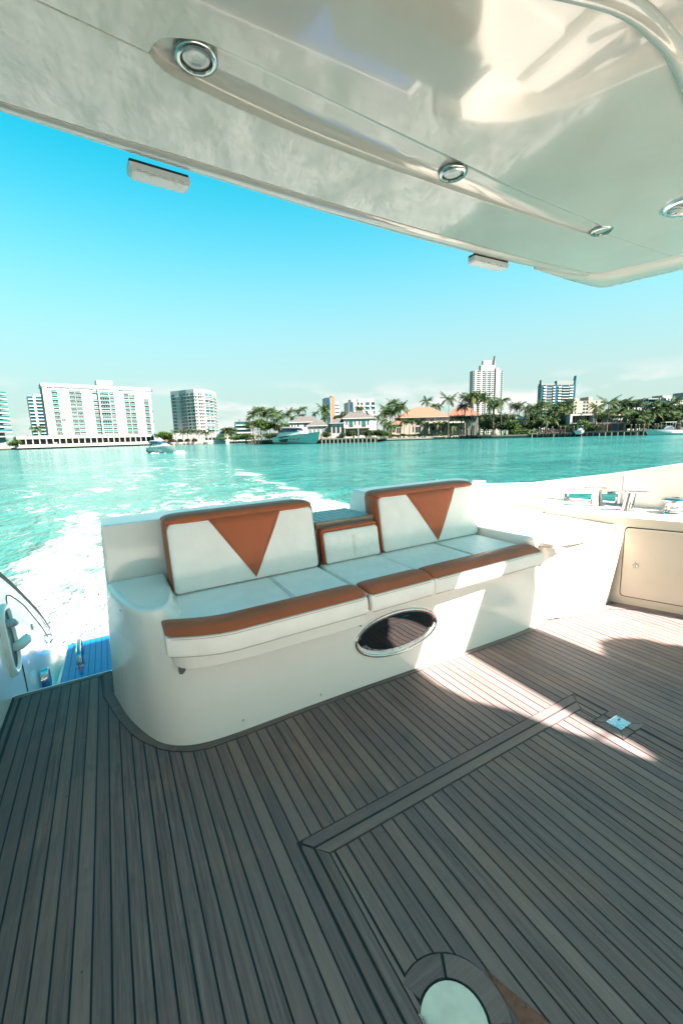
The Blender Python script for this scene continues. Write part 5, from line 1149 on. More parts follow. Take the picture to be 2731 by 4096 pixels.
f = Facade(c8(640, 0)[0], 190, c8(770, 0)[0], 190, 'tile_roof_cottage', 'small cottage with a terracotta roof behind tall palms', 'house')
villa_block(f, 0, f.w, f.hit(*c8(700, 325))[1], f.hit(*c8(700, 288))[1], 8, 'tilep', 'wallc')

# ------------------------------------------------------------------ VEGETATION
def frond(b, base, az_, L, droop, m, rnd, lift=.5):
    pts = []; n = 7
    for i in range(n + 1):
        t = i / n; r = L * (t - .12 * t * t * droop); z = L * (lift * t - droop * .75 * t * t)
        pts.append(Vector((base[0] + r * math.cos(az_), base[1] + r * math.sin(az_), base[2] + z)))
    sd = Vector((-math.sin(az_), math.cos(az_), 0))
    for i in range(n):
        p, q = pts[i], pts[i + 1]; w0 = L * .27 * math.sin(math.pi * min(1, (i + .7) / (n + .6))) + .05
        for s_ in (-1, 1):
            for h in range(2):
                a = p.lerp(q, h * .5); c = p.lerp(q, h * .5 + .40)
                tip = a + (q - p).normalized() * w0 * .55 + sd * s_ * w0 * rnd.uniform(.8, 1.15) + Vector((0, 0, -w0 * rnd.uniform(.35, .8)))
                b.add([a, c, tip], [(0, 1, 2)], m)
        b.add([p, q, q + Vector((0, 0, -.05)), p + Vector((0, 0, -.07))], [(0, 1, 2, 3)], m)
def palm_crown(seed, n, L, yellow=.15, droop=1.):
    r = random.Random(seed); b = MB()
    for i in range(n):
        a = i * 2.399 + r.uniform(-.2, .2); up = r.uniform(.0, 1.); low = up < .25
        frond(b, (0, 0, 0), a, L * r.uniform(.85, 1.1), droop * (1.25 - up * .75), 'palmy' if (low and r.random() < yellow * 3) else 'palm', r, lift=.15 + up * .95)
    return b.mesh('crown')
CROWNS = [palm_crown(11, 26, 3.3, .05, 1.15), palm_crown(12, 22, 3.4, .05, .95), palm_crown(13, 30, 3.3, .35, 1.3), palm_crown(14, 18, 3.2, .0, .85)]
def trunk_mesh(seed, k=6):
    r = random.Random(seed); bend = r.uniform(-.05, .05); b = MB()
    b.tube([(bend * math.sin(t * 2.2), bend * .5 * t, t) for t in [i / k for i in range(k + 1)]], 1, 'bark', 6, [.030 - .014 * i / k if i else .045 for i in range(k + 1)]); return b.mesh('trunk')
TR = [trunk_mesh(i) for i in range(5)]
prnd = random.Random(21)
def palm(u, vtop, d, size=1., base=None, label='', group=None, kind=None, lean=0.):
    g = xy(u, d); zc_ = zat(u, vtop, d) - 1.0 * size; z0 = LAND if base is None else base
    o = tag(empty('palm_tree', (g.x, g.y, z0), prnd.uniform(0, 6.28)), label, 'palm tree', group)
    h = max(zc_ - z0, 1.); i = prnd.randrange(5)
    t = inst(TR[i], 'trunk', o); t.scale = (6.5, 6.5, h)
    bx = TR[i].vertices[-1].co
    c = inst(CROWNS[prnd.randrange(3) if kind is None else kind], 'crown', o); c.location = (bx.x * 6.5, bx.y * 6.5, h); s_ = size * prnd.uniform(.92, 1.08); c.scale = (s_, s_, s_)
    return o
def leafblob(seed, n, blobs, m, size=.35):
    r = random.Random(seed); b = MB()
    tot = sum(q[3] for q in blobs)
    for cx, cy, cz, rad in blobs:
        for _ in range(int(n * rad / tot)):
            while True:
                p = Vector((r.uniform(-1, 1), r.uniform(-1, 1), r.uniform(-1, 1)))
                if .35 < p.length < 1: break
            p = Vector((cx, cy, cz)) + p * rad * r.uniform(.85, 1.05); a = Vector((r.gauss(0, 1), r.gauss(0, 1), r.gauss(0, 1))).normalized(); c = a.cross(Vector((r.gauss(0, 1), r.gauss(0, 1), r.gauss(0, 1)))).normalized(); s_ = size * r.uniform(.5, 1.2)
            b.add([p + a * s_, p + c * s_ * .5, p - a * s_, p - c * s_ * .5], [(0, 1, 2, 3)], m)
    return b.mesh('crown')
def blobs(seed, n, rx, rz, r0=.45):
    r = random.Random(seed); return [(r.uniform(-1, 1) * rx, r.uniform(-1, 1) * rx, r.uniform(-.5, 1) * rz, r.uniform(r0 * .6, r0 * 1.2)) for _ in range(n)]
TREES = {'dark': [leafblob(31, 3000, blobs(1, 14, .55, .35), 'leafd', .085), leafblob(32, 3000, blobs(2, 16, .6, .3), 'leafd', .08)],
         'bright': [leafblob(33, 3200, blobs(3, 16, .6, .3), 'leafb', .075), leafblob(34, 2800, blobs(4, 12, .5, .4), 'leafb', .08)]}
def bush(u, vtop, d, rx, rz, kind='dark', label='', base=None, group=None, name='shrub', cat='shrub', z=None):
    g = xy(u, d); zt = zat(u, vtop, d); z0 = LAND if base is None else base
    o = tag(empty(name, (g.x, g.y, z0), prnd.uniform(0, 6.28)), label, cat, group)
    hh = (zt - z0) / 2 if rz is None else rz
    c = inst(prnd.choice(TREES[kind]), 'crown', o); c.location = (0, 0, zt - z0 - hh * 1.0); c.scale = (rx, rx, hh)
    t = inst(TR[0], 'trunk', o); t.scale = (4 + rx, 4 + rx, max(zt - z0 - hh, .5)); return o
# banyan-like tree and palms behind the yacht
n_ = 0
for (x, y, r, kd, lb) in ((330, 300, 6.4, 'bright', 'big bright green spreading tree on many pale trunks'), (220, 340, 5.0, 'bright', 'left lobe of green tree above the dark sea wall'), (450, 350, 5.0, 'bright', 'green tree touching the right side of the spreading tree')):
    u, v = c4(x, y); g = xy(u, 214); o = bush(u, v, 214, r, r * .72, kd, lb, name='broadleaf_tree', cat='tree')
tk = tag(empty('leaning_trunks', (xy(c4(340, 0)[0], 212).x, xy(c4(340, 0)[0], 212).y, LAND)), 'cluster of pale slanting trunks under the spreading tree', 'tree trunks')
for i in range(11):
    x0 = -4.5 + i * .75; b = MB(); b.tube([(x0 * 1.0 + 1.2, random.uniform(-.5, .5), 0), (x0 * .9, 0, 4), (x0 * 1.1 - 1.2, 0, 8.2)], .14, 'pilew', 6, [.2, .14, .1]); b.build('trunk', tk)
for i, (x, y, d, s_) in enumerate(((330, 165, 216, 1.35), (240, 235, 214, 1.1), (420, 200, 218, 1.2), (510, 190, 220, 1.2), (570, 220, 214, 1.15), (610, 300, 210, 1.0), (190, 285, 212, .95), (475, 270, 214, 1.0), (545, 330, 210, .9), (390, 235, 222, 1.), (290, 205, 224, 1.))):
    palm(*c4(x, y), d, s_, label='coconut palm rising out of the clump behind the yacht', group='palms above the spreading tree')
for i, (x, y, rx) in enumerate(((450, 505, 3.4), (530, 500, 3.4), (600, 495, 3.2), (680, 505, 3.0))): bush(*c4(x, y), 200, rx, None, 'dark', 'dark hedge-like shrub between spreading tree and left villa', group='dark shrubs behind the yacht')
for i, (x, y, d, s_) in enumerate(((760, 205, 215, 1.0), (700, 260, 213, .9), (845, 205, 222, .8), (928, 165, 220, 1.0), (780, 290, 212, .8), (905, 270, 210, .8), (650, 385, 205, .9), (1098, 228, 225, .95), (1195, 150, 235, 1.05), (1240, 148, 232, 1.0), (1225, 205, 222, .9), (1255, 260, 216, .8), (1210, 320, 210, .7))):
    lb = 'palm standing behind the villas beside the moored yacht'
    palm(*c4(x, y), d, s_, label=lb, group='palms behind the left villas')
for i, (x, y, rx) in enumerate(((1245, 478, 2.2), (1420, 545, 1.2), (1470, 500, 1.2))): bush(*c4(x, y), 176, rx, None, 'dark', ('round dark shrub at the end of the arcade', 'low dark shrub under the arched wing', 'small clipped shrub beside the white villa')[i])
for i, (x, y, rx) in enumerate(((570, 612, 2.0), (860, 592, 2.6), (1010, 600, 3.0), (1130, 600, 3.2), (1180, 640, 2.8))):
    bush(*c5(x, y), 176 if i < 2 else 178, rx, None, 'dark' if i < 4 else 'bright', ('small spreading tree before the villa balcony, left one', 'spreading dark tree before the villa balcony, right one', 'dense shrub right of the white villa', 'dense green shrub between the two villas', 'bright green shrub left of the orange villa')[i], name='garden_tree', cat='tree')
for i in range(10): bush(c5(340 + i * 48, 0)[0], c5(0, 320 + 18 * math.sin(i * 2.))[1], 240, 4.2, 3.2, 'dark', 'dark treetop showing above the white villa roof', group='treetops behind the white villa', name='background_tree', cat='tree')
for (x, y, d, s_) in ((710, 215, 228, 1.), (760, 240, 230, .9), (440, 300, 232, .8), (1050, 372, 200, .8)): palm(*c5(x, y), d, s_, label='palm crown showing above the white villa roof', group='palms behind the white villa')
for (x, y, d, s_) in ((1330, 100, 222, 1.35), (1470, 165, 218, 1.35), (1230, 205, 214, 1.3), (1290, 260, 210, 1.2), (1390, 260, 214, 1.2), (1200, 300, 208, 1.1), (1160, 440, 200, .9), (1250, 490, 198, .9), (1290, 560, 196, .8)): palm(*c5(x, y), d, s_, label='palm in the dense clump between the white and the orange villa', group='palms between the villas', kind=2 if y < 300 else None)
pr = [(590, 125, 236, 1.35), (680, 205, 240, 1.1), (760, 200, 242, 1.1), (1130, 75, 205, 1.25), (1220, 45, 200, 1.3), (1310, 55, 203, 1.3), (1400, 85, 200, 1.3), (1090, 205, 205, 1.1), (1530, 145, 198, 1.2), (1120, 200, 208, 1.0), (370, 280, 238, .9)]
for q in pr: palm(*c6(q[0], q[1]), q[2], q[3], label='tall palm among those round the orange-roofed villa', group='tall palms round the orange villa')
palm(*c6(900, 85), 198, 1.5, label='tall single palm standing in front of the orange-roofed villa', kind=1); palm(*c6(215, 200), 205, 1.4, label='palm with a dark trunk at the left corner of the orange-roofed villa', kind=2)
for x, y in ((270, 425), (340, 425), (430, 418), (490, 425), (560, 465), (640, 470), (740, 458), (800, 455), (870, 450), (930, 480), (980, 485), (960, 370), (1040, 365), (1080, 370), (1160, 370), (1230, 375), (190, 490), (20, 480), (70, 500)): palm(*c6(x, y), 204, .78, label='short palm in the row before the orange-roofed villa', group='short palms before the orange villa')
for i in range(12): bush(*c6(110 + i * 75, 615 + 10 * math.sin(i * 2.3)), 203, 1.7, None, 'dark' if i % 3 else 'bright', 'low shrub in the bed before the orange-roofed villa', group='low shrubs before the orange villa')
for i, (x, y, d, s_) in enumerate(((20, 590, 200, 1.25), (110, 560, 202, 1.2), (200, 600, 199, 1.2), (440, 605, 186, 1.45), (330, 700, 186, 1.1), (690, 680, 196, 1.1), (620, 690, 198, 1.), (880, 705, 190, 1.2), (940, 720, 188, 1.1), (1040, 660, 194, 1.25), (1000, 780, 184, 1.), (1220, 700, 186, 1.35), (1330, 680, 188, 1.3), (1180, 760, 184, 1.1), (1290, 790, 182, 1.1), (820, 760, 186, 1.), (1100, 820, 184, 1.), (1390, 740, 186, 1.), (1060, 900, 180, .9), (1180, 900, 180, .9), (760, 730, 194, .9))):
    palm(*c7(x, y), d, s_, label='palm in the dense grove between the orange villa and the modern house', group='palms of the middle grove', kind=(2 if x > 1150 else None))
for i, (x, y, d, rx, kd) in enumerate(((300, 760, 196, 4.5, 'dark'), (500, 760, 192, 5.2, 'dark'), (570, 900, 186, 5.0, 'bright'), (440, 900, 188, 4.5, 'dark'), (250, 880, 190, 4.0, 'dark'), (880, 880, 184, 4.5, 'dark'), (980, 860, 184, 4.8, 'dark'), (1120, 850, 184, 4.5, 'dark'), (1260, 860, 184, 4.8, 'bright'), (1340, 880, 184, 4.2, 'dark'), (760, 1000, 182, 2.0, 'dark'), (620, 780, 200, 3.4, 'bright'), (180, 830, 196, 3.0, 'bright'))):
    bush(*c7(x, y), d, rx, None, kd, 'leafy tree filling the grove between the orange villa and the modern house', group='leafy trees of the middle grove', name='broadleaf_tree', cat='tree')
for (x, y, d, s_) in ((420, 190, 172, 1.2), (575, 130, 176, 1.3), (680, 140, 180, 1.3), (740, 150, 178, 1.2), (835, 140, 178, 1.3), (935, 160, 176, 1.25), (575, 280, 168, 1.1), (520, 290, 170, .9), (890, 285, 166, 1.1), (1020, 300, 164, 1.2), (1130, 150, 172, 1.4), (1240, 170, 172, 1.3), (1290, 200, 170, 1.2), (1370, 145, 174, 1.4), (1340, 250, 166, 1.2), (1180, 260, 164, 1.2), (1440, 250, 168, 1.2), (1500, 210, 170, 1.2), (1560, 170, 172, 1.3), (1260, 290, 166, 1.1), (1420, 320, 162, 1.), (1540, 310, 162, 1.), (820, 250, 172, 1.), (1070, 380, 160, 1.), (1620, 230, 168, 1.3), (960, 320, 165, 1.), (700, 250, 172, 1.)):
    palm(*c8(x, y), d, s_, label='palm in the row along the right shore', group='palms of the right shore', kind=(2 if x > 1000 and prnd.random() < .5 else None))
for i, (x, y, d, rx, kd) in enumerate(((250, 345, 166, 3.0, 'bright'), (400, 420, 166, 2.4, 'dark'), (450, 440, 164, 2.2, 'dark'), (40, 420, 174, 3.2, 'dark'), (870, 380, 170, 3.4, 'dark'), (940, 400, 170, 3.4, 'dark'), (1020, 390, 172, 3.2, 'dark'), (1120, 360, 170, 3.2, 'dark'), (1200, 380, 168, 3.2, 'dark'), (1290, 400, 166, 3.2, 'dark'), (1360, 350, 166, 3.4, 'dark'), (1450, 380, 166, 3.2, 'dark'), (1530, 380, 166, 3.2, 'dark'), (1310, 430, 158, 1.8, 'bright'), (650, 340, 178, 3., 'dark'), (780, 350, 178, 3., 'dark'), (1220, 440, 158, 1.5, 'dark'))):
    bush(*c8(x, y), d, rx, None, kd, 'leafy tree under the palms of the right shore' if i else 'round green tree in front of the modern flat-roofed house', group='leafy trees of the right shore' if i else None, name='broadleaf_tree', cat='tree')
for i in range(30):
    u_ = 1085 + i * 17.5 + prnd.uniform(-5, 5)
    bush(u_, hor(u_) - prnd.uniform(33, 50), 222 - i * .9, prnd.uniform(4.2, 5.6), 3.6, 'dark' if i % 4 else 'bright', 'dark treetop in the wooded belt behind the right shore', group='treetops of the wooded belt behind the right shore', name='background_tree', cat='tree')
for i in range(9): 
    u_ = 640 + i * 26; bush(u_, hor(u_) - prnd.uniform(28, 40), 236, 4.4, 3.4, 'dark', 'treetop behind the villas', group='treetops behind the left villas', name='background_tree', cat='tree')
# clipped hedge
f = Facade(c7(590, 0)[0], 180, c7(975, 0)[0], 179, 'hedge', 'clipped bright green hedge on the pale sea wall', 'hedge'); b = MB(); r = random.Random(5)
for i in range(1500):
    p = Vector((r.uniform(0, f.w), r.uniform(0, 1.6), r.uniform(0, 2.3))); a = Vector((r.gauss(0, 1), r.gauss(0, 1), r.gauss(0, 1))).normalized() * .22; c = a.cross(Vector((r.gauss(0, 1), r.gauss(0, 1), 1))).normalized() * .14; b.add([p + a, p + c, p - a, p - c], [(0, 1, 2, 3)], 'leafb')
b.build('foliage', f.root, fix=False)
# left shore plants
c1_ = lambda x, y: (x * .1318, 872.8 + y * .1318); c3 = lambda x, y: (367.5 + x * .1538, 884.3 + y * .1538)
for (x, y, s_) in ((680, 810, 1.6), (530, 985, .7), (680, 985, .7), (30, 1010, 1.2), (60, 1050, 1.1)): palm(*c1_(x, y), 300 if x > 100 else 282, s_, label='dark palm by the left end of the apartment slab', group='palms by the apartment slab')
for (x, y, rx) in ((300, 1000, 3.2), (240, 1040, 3.2)): bush(*c1_(x, y), 285, rx, None, 'bright', 'green tree between the balcony tower and the parking podium', group='trees left of the podium', name='broadleaf_tree', cat='tree')
for (x, y) in ((240, 675), (340, 690), (425, 672), (500, 680), (590, 680), (655, 685), (700, 690), (775, 660)): palm(*c3(x, y), 296, 1.0, label='small palm on the podium of the curved tower', group='palms on the tower podium', base=LAND + 3)
for (x, y) in ((965, 650), (1000, 645), (1045, 655), (1080, 645), (1115, 660), (1060, 700), (980, 690)): palm(*c3(x, y), 300, 1.15, label='palm in the clump at the end of the promenade', group='palms at the promenade end')
for (x, y, rx) in ((40, 665, 5.), (110, 660, 4.5)): bush(*c3(x, y), 300, rx, None, 'bright', 'bushy green tree behind the passing motor cruiser', group='trees behind the cruiser', name='broadleaf_tree', cat='tree')
for (x, y, rx) in ((920, 760, 3.5), (1100, 745, 4.), (1180, 725, 4.4), (1240, 715, 4.4), (1370, 730, 4.4), (1420, 715, 4.4), (1330, 760, 3.5), (1290, 690, 4)): bush(*c3(x, y), 285, rx, None, 'bright' if x % 3 else 'dark', 'low green tree along the promenade left of the sea wall', group='trees along the promenade', name='broadleaf_tree', cat='tree')

# ------------------------------------------------------------------ DOCKS, BOATS
rk = MB(); r = random.Random(9)
for i in range(420):
    u = r.uniform(935, 1075); g = xy(u, 201 + r.uniform(0, 4)); s_ = r.uniform(.15, .5); z = LAND + r.uniform(-.1, .35)
    rk.add([(g.x - s_, g.y, z), (g.x, g.y - s_, z), (g.x + s_, g.y, z), (g.x, g.y + s_, z), (g.x + r.uniform(-.1, .1), g.y, z + s_), (g.x, g.y, z - s_)], [(0, 1, 4), (1, 2, 4), (2, 3, 4), (3, 0, 4), (0, 5, 1), (1, 5, 2)], 'rock')
tag(rk.build('shore_rocks', fix=False), kind='stuff')
def dock(name, label, u0, d0, u1, d1, z, wd, piles, tall=(), m='wood'):
    f = Facade(u0, d0, u1, d1, name, label, 'dock', z0=WATER)
    b = MB(); n = max(4, int(f.w / 1.2))
    b.box(0, f.w, -wd, 0, z - .35, z, 'conc'); b.build('deck_slab', f.root)
    pb = MB(); pb.prism(arc(0, 0, .2, 0, 300, 5), -.5, z + .1, m); me = pb.mesh('pile')
    for i in range(piles): inst(me, 'pile', f.root, loc=((i + .5) * f.w / piles, -wd - .1, 0))
    pb = MB(); pb.prism(arc(0, 0, .24, 0, 300, 5), -.5, z + 2.3, m); pb.prism(arc(0, 0, .26, 0, 300, 5), z + 2.3, z + 2.6, 'pilew'); me = pb.mesh('tall_pile')
    for q in tall: inst(me, 'tall_pile', f.root, loc=(q * f.w, -wd - .4, 0))
    return f
dock('wooden_dock', 'wooden dock with tall piles right of the orange villa shore', 1060, 198, 1148, 183, 1.5, 2.5, 16, (.10, .25, .42, .58, .75, .98))
dock('wooden_dock', 'wooden dock with a red fence in front of the middle grove', 1238, 172, 1322, 165, 1.6, 2.5, 12, (.02, .2, .38, .60, .72, .95))
f = Facade(1240, 173, 1300, 169, 'red_fence', 'low faded red slatted fence on the dock before the grove', 'fence')
for i in range(26): b = MB() if i == 0 else b; 
b = MB(); b.box(0, .7, 0, .06, .2, 2.0, 'red'); me = b.mesh('board')
for i in range(int(f.w / .85)): inst(me, 'board', f.root, loc=(i * .85, 0, 0))
dock('small_jetty', 'short jetty with bare piles beside the dark sea wall', 572, 215, 592, 208, 1.0, 1.5, 5, (.0, .35, .7, 1.))
dock('right_dock', 'dock with tall mooring piles near the right edge', 1445, 157, 1600, 149, 1.5, 2.0, 18, (.0, .07, .12, .19, .26, .36, .40, .62, .66, .70, .72, .9))
dock('yacht_mooring', 'wooden mooring piles at the bow of the moored yacht', 728, 176, 744, 174, 1.6, 1.2, 4, (.1, .45, .95))
def boat_hull(b, L, Bm, H0, H1, m, flare=.9, stern=.92, nose=1.0):
    """hull along +x (bow), waterline at z=0"""
    n = 12; rings = []
    for i in range(n + 1):
        t = i / n; x = L * t; w_ = Bm / 2 * (stern + (1 - stern) * min(1, t * 3)) * (1 - max(0, (t - .45) / .55) ** 2.2)
        w_ = max(w_, .02); h = H0 + (H1 - H0) * t ** 1.6; xb = x + (0 if t < .6 else (t - .6) * L * .0)
        rake = L * .06 * max(0, t - .7) / .3
        rings.append([(x + rake, -w_, h), (x + rake * .4, -w_ * (1 - (1 - flare) * t), h * .35), (x - rake, -w_ * .55, -.35), (x - rake, w_ * .55, -.35), (x + rake * .4, w_ * (1 - (1 - flare) * t), h * .35), (x + rake, w_, h)])
    b.loft(rings, m)
def cruiser(u, d, L, ang, label, name='motor_cruiser'):
    g = xy(u, d); o = tag(empty(name, (g.x, g.y, WATER), ang), label, 'boat')
    b = MB(); boat_hull(b, L, L * .34, L * .14, L * .19, 'hullw'); b.build('hull', o, smooth=True, auto=35)
    b = MB(); b.loft([[(L * .22, -L * .13, L * .15), (L * .78, -L * .07, L * .175), (L * .78, L * .07, L * .175), (L * .22, L * .13, L * .15)], [(L * .25, -L * .115, L * .225), (L * .62, -L * .06, L * .225), (L * .62, L * .06, L * .225), (L * .25, L * .115, L * .225)]], 'hullw'); b.build('cabin', o, smooth=True, auto=30)
    b = MB(); b.loft([[(L * .24, -L * .125, L * .225), (L * .60, -L * .075, L * .225), (L * .60, L * .075, L * .225), (L * .24, L * .125, L * .225)], [(L * .26, -L * .11, L * .275), (L * .50, -L * .065, L * .275), (L * .50, L * .065, L * .275), (L * .26, L * .11, L * .275)]], 'bluegl'); b.build('windscreen', o)
    b = MB(); b.loft([[(L * .08, -L * .12, L * .285), (L * .46, -L * .10, L * .30), (L * .46, L * .10, L * .30), (L * .08, L * .12, L * .285)], [(L * .12, -L * .09, L * .31), (L * .42, -L * .07, L * .32), (L * .42, L * .07, L * .32), (L * .12, L * .09, L * .31)]], 'hullw'); b.build('canopy', o, smooth=True)
    for y in (-.11, .11):
        for x in (.10, .34): b = MB(); b.tube([(L * x, L * y, L * .15), (L * (x + .03), L * y * .95, L * .29)], L * .004, 'steel', 6); b.build('canopy_post', o)
    for y in (-.06, .06): b = MB(); b.lathe((L * .3, L * y, L * .315), [(L * .004, 0), (L * .022, L * .02), (L * .024, L * .035), (L * .012, L * .055), (.001, L * .06)], 'hullw', 12); b.build('radar_dome', o, smooth=True)
    b = MB(); b.tube([(L * .22, 0, L * .31), (L * .14, 0, L * .46)], L * .003, 'hullw', 5); b.build('antenna', o)
    b = MB(); b.lathe((L * .05, -L * .165, L * .03), [(.01, 0), (L * .018, L * .01), (L * .018, L * .065), (.01, L * .075)], 'black', 10); b.build('fender', o, smooth=True)
    for x in (.50, .56): b = MB(); b.box(L * x, L * (x + .03), -L * .160, -L * .15, L * .105, L * .12, 'black'); b.build('porthole', o)
    return o
ddir = xy(407, 98) - xy(344, 103)
cr_a = math.atan2(ddir.y, ddir.x)
cruiser(347, 103, (ddir).length * .96, cr_a - .12, 'white motor cruiser under way with canopy and two radar domes on open water')
fo = MB(); g0 = xy(412, 97)
rr_ = random.Random(4)
for i in range(46): p = xy(345 + rr_.uniform(-2, 72), 100 + rr_.uniform(-2.2, .6)); s_ = rr_.uniform(.15, .45); fo.add([(p.x - s_, p.y, WATER), (p.x, p.y - s_, WATER), (p.x + s_, p.y, WATER), (p.x, p.y + s_, WATER), (p.x, p.y, WATER + s_ * .45)], [(0, 1, 4), (1, 2, 4), (2, 3, 4), (3, 0, 4)], 'hullw')
for i in range(26): p = xy(406 + rr_.uniform(-2, 13), 98 + rr_.uniform(-1, .5)); s_ = rr_.uniform(.2, .5); fo.add([(p.x - s_, p.y, WATER), (p.x, p.y - s_, WATER), (p.x + s_, p.y, WATER), (p.x, p.y + s_, WATER), (p.x, p.y, WATER + s_ * 1.2)], [(0, 1, 4), (1, 2, 4), (2, 3, 4), (3, 0, 4)], 'hullw')
tag(fo.build('bow_spray', fix=False), kind='stuff')
# moored yacht
pa, pb_ = xy(c4(1112, 0)[0], 172), xy(c4(562, 0)[0], 190); dv = pa - pb_; L = dv.length
y_ = tag(empty('moored_yacht', (pb_.x, pb_.y, WATER), math.atan2(dv.y, dv.x)), 'pale teal-white moored yacht with dark slanted windows beside the villas', 'yacht')
b = MB(); boat_hull(b, L, L * .26, L * .12, L * .185, 'hullt', .8); b.build('hull', y_, smooth=True, auto=35)
b = MB(); b.loft([[(L * .10, -L * .115, L * .125), (L * .72, -L * .085, L * .165), (L * .72, L * .085, L * .165), (L * .10, L * .115, L * .125)], [(L * .18, -L * .105, L * .195), (L * .66, -L * .07, L * .20), (L * .66, L * .07, L * .20), (L * .18, L * .105, L * .195)]], 'hullt'); b.build('cabin', y_)
b = MB(); b.loft([[(L * .20, -L * .106, L * .20), (L * .62, -L * .072, L * .20), (L * .62, L * .072, L * .20), (L * .20, L * .106, L * .20)], [(L * .26, -L * .09, L * .265), (L * .56, -L * .06, L * .255), (L * .56, L * .06, L * .255), (L * .26, L * .09, L * .265)]], 'navy'); b.build('wheelhouse', y_)
b = MB(); b.loft([[(L * .20, -L * .09, L * .268), (L * .62, -L * .065, L * .258), (L * .62, L * .065, L * .258), (L * .20, L * .09, L * .268)], [(L * .24, -L * .07, L * .288), (L * .54, -L * .05, L * .276), (L * .54, L * .05, L * .276), (L * .24, L * .07, L * .288)]], 'shade'); b.build('hardtop', y_)
def side(P, m, name, yy_=-.1345):
    b = MB(); b.add([(L * x, L * yy_, L * z) for x, z in P] + [(L * x, L * (yy_ + .02), L * z) for x, z in P], [tuple(range(len(P)))] + [(i, (i + 1) % len(P), len(P) + (i + 1) % len(P), len(P) + i) for i in range(len(P))], m); b.build(name, y_)
side([(.18, .075), (.43, .088), (.40, .055), (.36, .038), (.24, .042)], 'black', 'hull_window'); side([(.17, .112), (.48, .14), (.44, .125), (.22, .10)], 'black', 'side_window', -.132)
for x in (.47, .56, .66): side([(x, .075), (x + .02, .077), (x + .02, .092), (x, .09)], 'black', 'porthole', -.133 if x < .6 else -.128)
b = MB(); b.box(L * .12, L * .20, -L * .08, L * .02, L * .16, L * .235, 'red'); b.build('aft_seat', y_)
b = MB(); b.tube([(L * .97, -L * .02, L * .17), (L * .6, -L * .16, L * .09), (L * .22, -L * .14, L * .0)], .05, 'pilew', 5); b.build('mooring_line', y_)
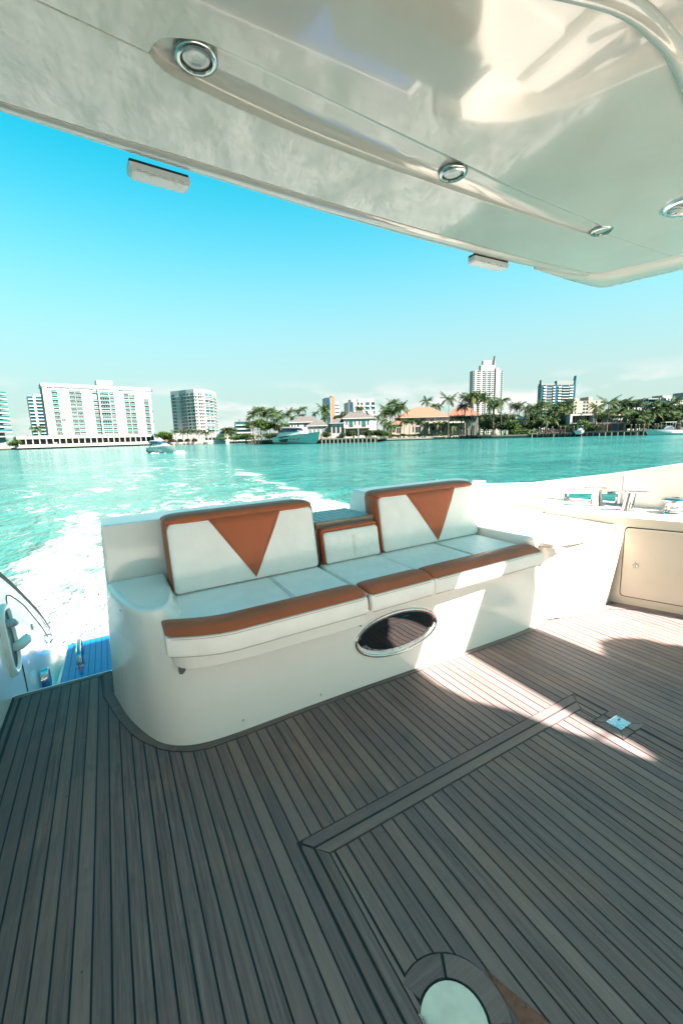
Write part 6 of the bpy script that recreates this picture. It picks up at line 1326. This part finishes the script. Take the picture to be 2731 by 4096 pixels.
# small boats under the podium, one thing each
c2_ = lambda x, y: (172.3 + x * .1538, 872.8 + y * .1538)
sm_ = [(c1_(375, 0)[0], 6, 'white runabout moored at the far left of the podium dock'), (c1_(530, 0)[0], 5.5, 'dark-sided small boat moored under the podium'), (c1_(735, 0)[0], 9, 'large white boat with blue canvas moored under the podium'), (c1_(925, 0)[0], 9.5, 'tall white flybridge boat moored under the podium'), (c1_(1140, 0)[0], 7, 'small centre-console boat moored under the podium'), (c1_(1290, 0)[0], 8, 'white day boat moored right of the centre-console'), (c2_(310, 0)[0], 6, 'small white tender in the row below the parking deck'), (c2_(500, 0)[0], 5.5, 'little open boat below the middle of the podium'), (c2_(770, 0)[0], 6, 'small sailing dinghy below the right part of the podium'), (c2_(950, 0)[0], 7, 'white cabin boat near the right end of the podium')]
for i, (u, L, lb) in enumerate(sm_):
    d = 278 + u * .19; g = xy(u, d); o = tag(empty('moored_boat', (g.x, g.y, WATER), math.atan2(-g.y, -g.x) + prnd.uniform(-.25, .25) + .5), lb, 'boat', 'small boats along the podium dock')
    b = MB(); boat_hull(b, L, L * .36, L * .15, L * .21, 'hullw'); b.build('hull', o, smooth=True, auto=35)
    hgt = L * (.36 if i in (2, 3) else .25); b = MB(); b.loft([[(L * .25, -L * .12, L * .15), (L * .65, -L * .09, L * .18), (L * .65, L * .09, L * .18), (L * .25, L * .12, L * .15)], [(L * .3, -L * .1, hgt), (L * .5, -L * .07, hgt), (L * .5, L * .07, hgt), (L * .3, L * .1, hgt)]], 'hullw' if i != 1 else 'navy'); b.build('cabin', o)
    b = MB(); b.box(L * .22, L * .52, -L * .11, L * .11, hgt + L * .08, hgt + L * .1, 'navy' if i in (2,) else 'hullw'); b.build('canopy', o)
    for yy_ in (-.1, .1): b = MB(); b.tube([(L * .3, L * yy_, L * .16), (L * .3, L * yy_, hgt + L * .08)], .05, 'steel', 5); b.build('canopy_post', o)
# boats at the right
for (u, d, L, ang, lb) in ((c8(200, 0)[0], 161, 8, .35, 'white centre-console boat on a lift at the right dock'), (c8(1560, 0)[0], 148, 12, 2.6, 'white cruiser half cut by the right edge')):
    g = xy(u, d); o = tag(empty('docked_boat', (g.x, g.y, WATER + (1.3 if L == 8 else 0)), ang), lb, 'boat')
    b = MB(); boat_hull(b, L, L * .32, L * .13, L * .18, 'hullw'); b.build('hull', o, smooth=True, auto=35)
    b = MB(); b.loft([[(L * .3, -L * .1, L * .15), (L * .6, -L * .08, L * .16), (L * .6, L * .08, L * .16), (L * .3, L * .1, L * .15)], [(L * .34, -L * .08, L * .26), (L * .5, -L * .06, L * .26), (L * .5, L * .06, L * .26), (L * .34, L * .08, L * .26)]], 'hullw' if L == 8 else 'navy'); b.build('cabin', o)
    b = MB(); b.box(L * .25, L * .58, -L * .11, L * .11, L * .36, L * .375, 'hullw'); b.build('hardtop', o)
    for x in (.28, .54):
        for yy_ in (-.1, .1): b = MB(); b.tube([(L * x, L * yy_, L * .16), (L * x, L * yy_, L * .36)], .06, 'steel', 5); b.build('hardtop_post', o)

# ------------------------------------------------------------------ labels that tell look-alikes apart by their place
bpy.context.view_layer.update()
ORD = 'first second third fourth fifth sixth seventh eighth ninth tenth eleventh twelfth thirteenth fourteenth fifteenth sixteenth seventeenth eighteenth nineteenth twentieth'.split() + ['twenty-' + w_ for w_ in 'first second third fourth fifth sixth seventh eighth ninth'.split()]
groups = {}
for o in bpy.data.objects:
    if o.parent is None and 'group' in o: groups.setdefault((o['group'], o['label']), []).append(o)
for (g_, l_), L_ in groups.items():
    if len(L_) < 2: continue
    def px_(o):
        c = RW.transposed() @ (o.matrix_world.translation - EYE); return c.x / c.y
    for i, o in enumerate(sorted(L_, key=px_)): o['label'] = (ORD[i] + ' from the left of the ' + g_) if i < len(L_) - 1 else 'rightmost of the ' + g_
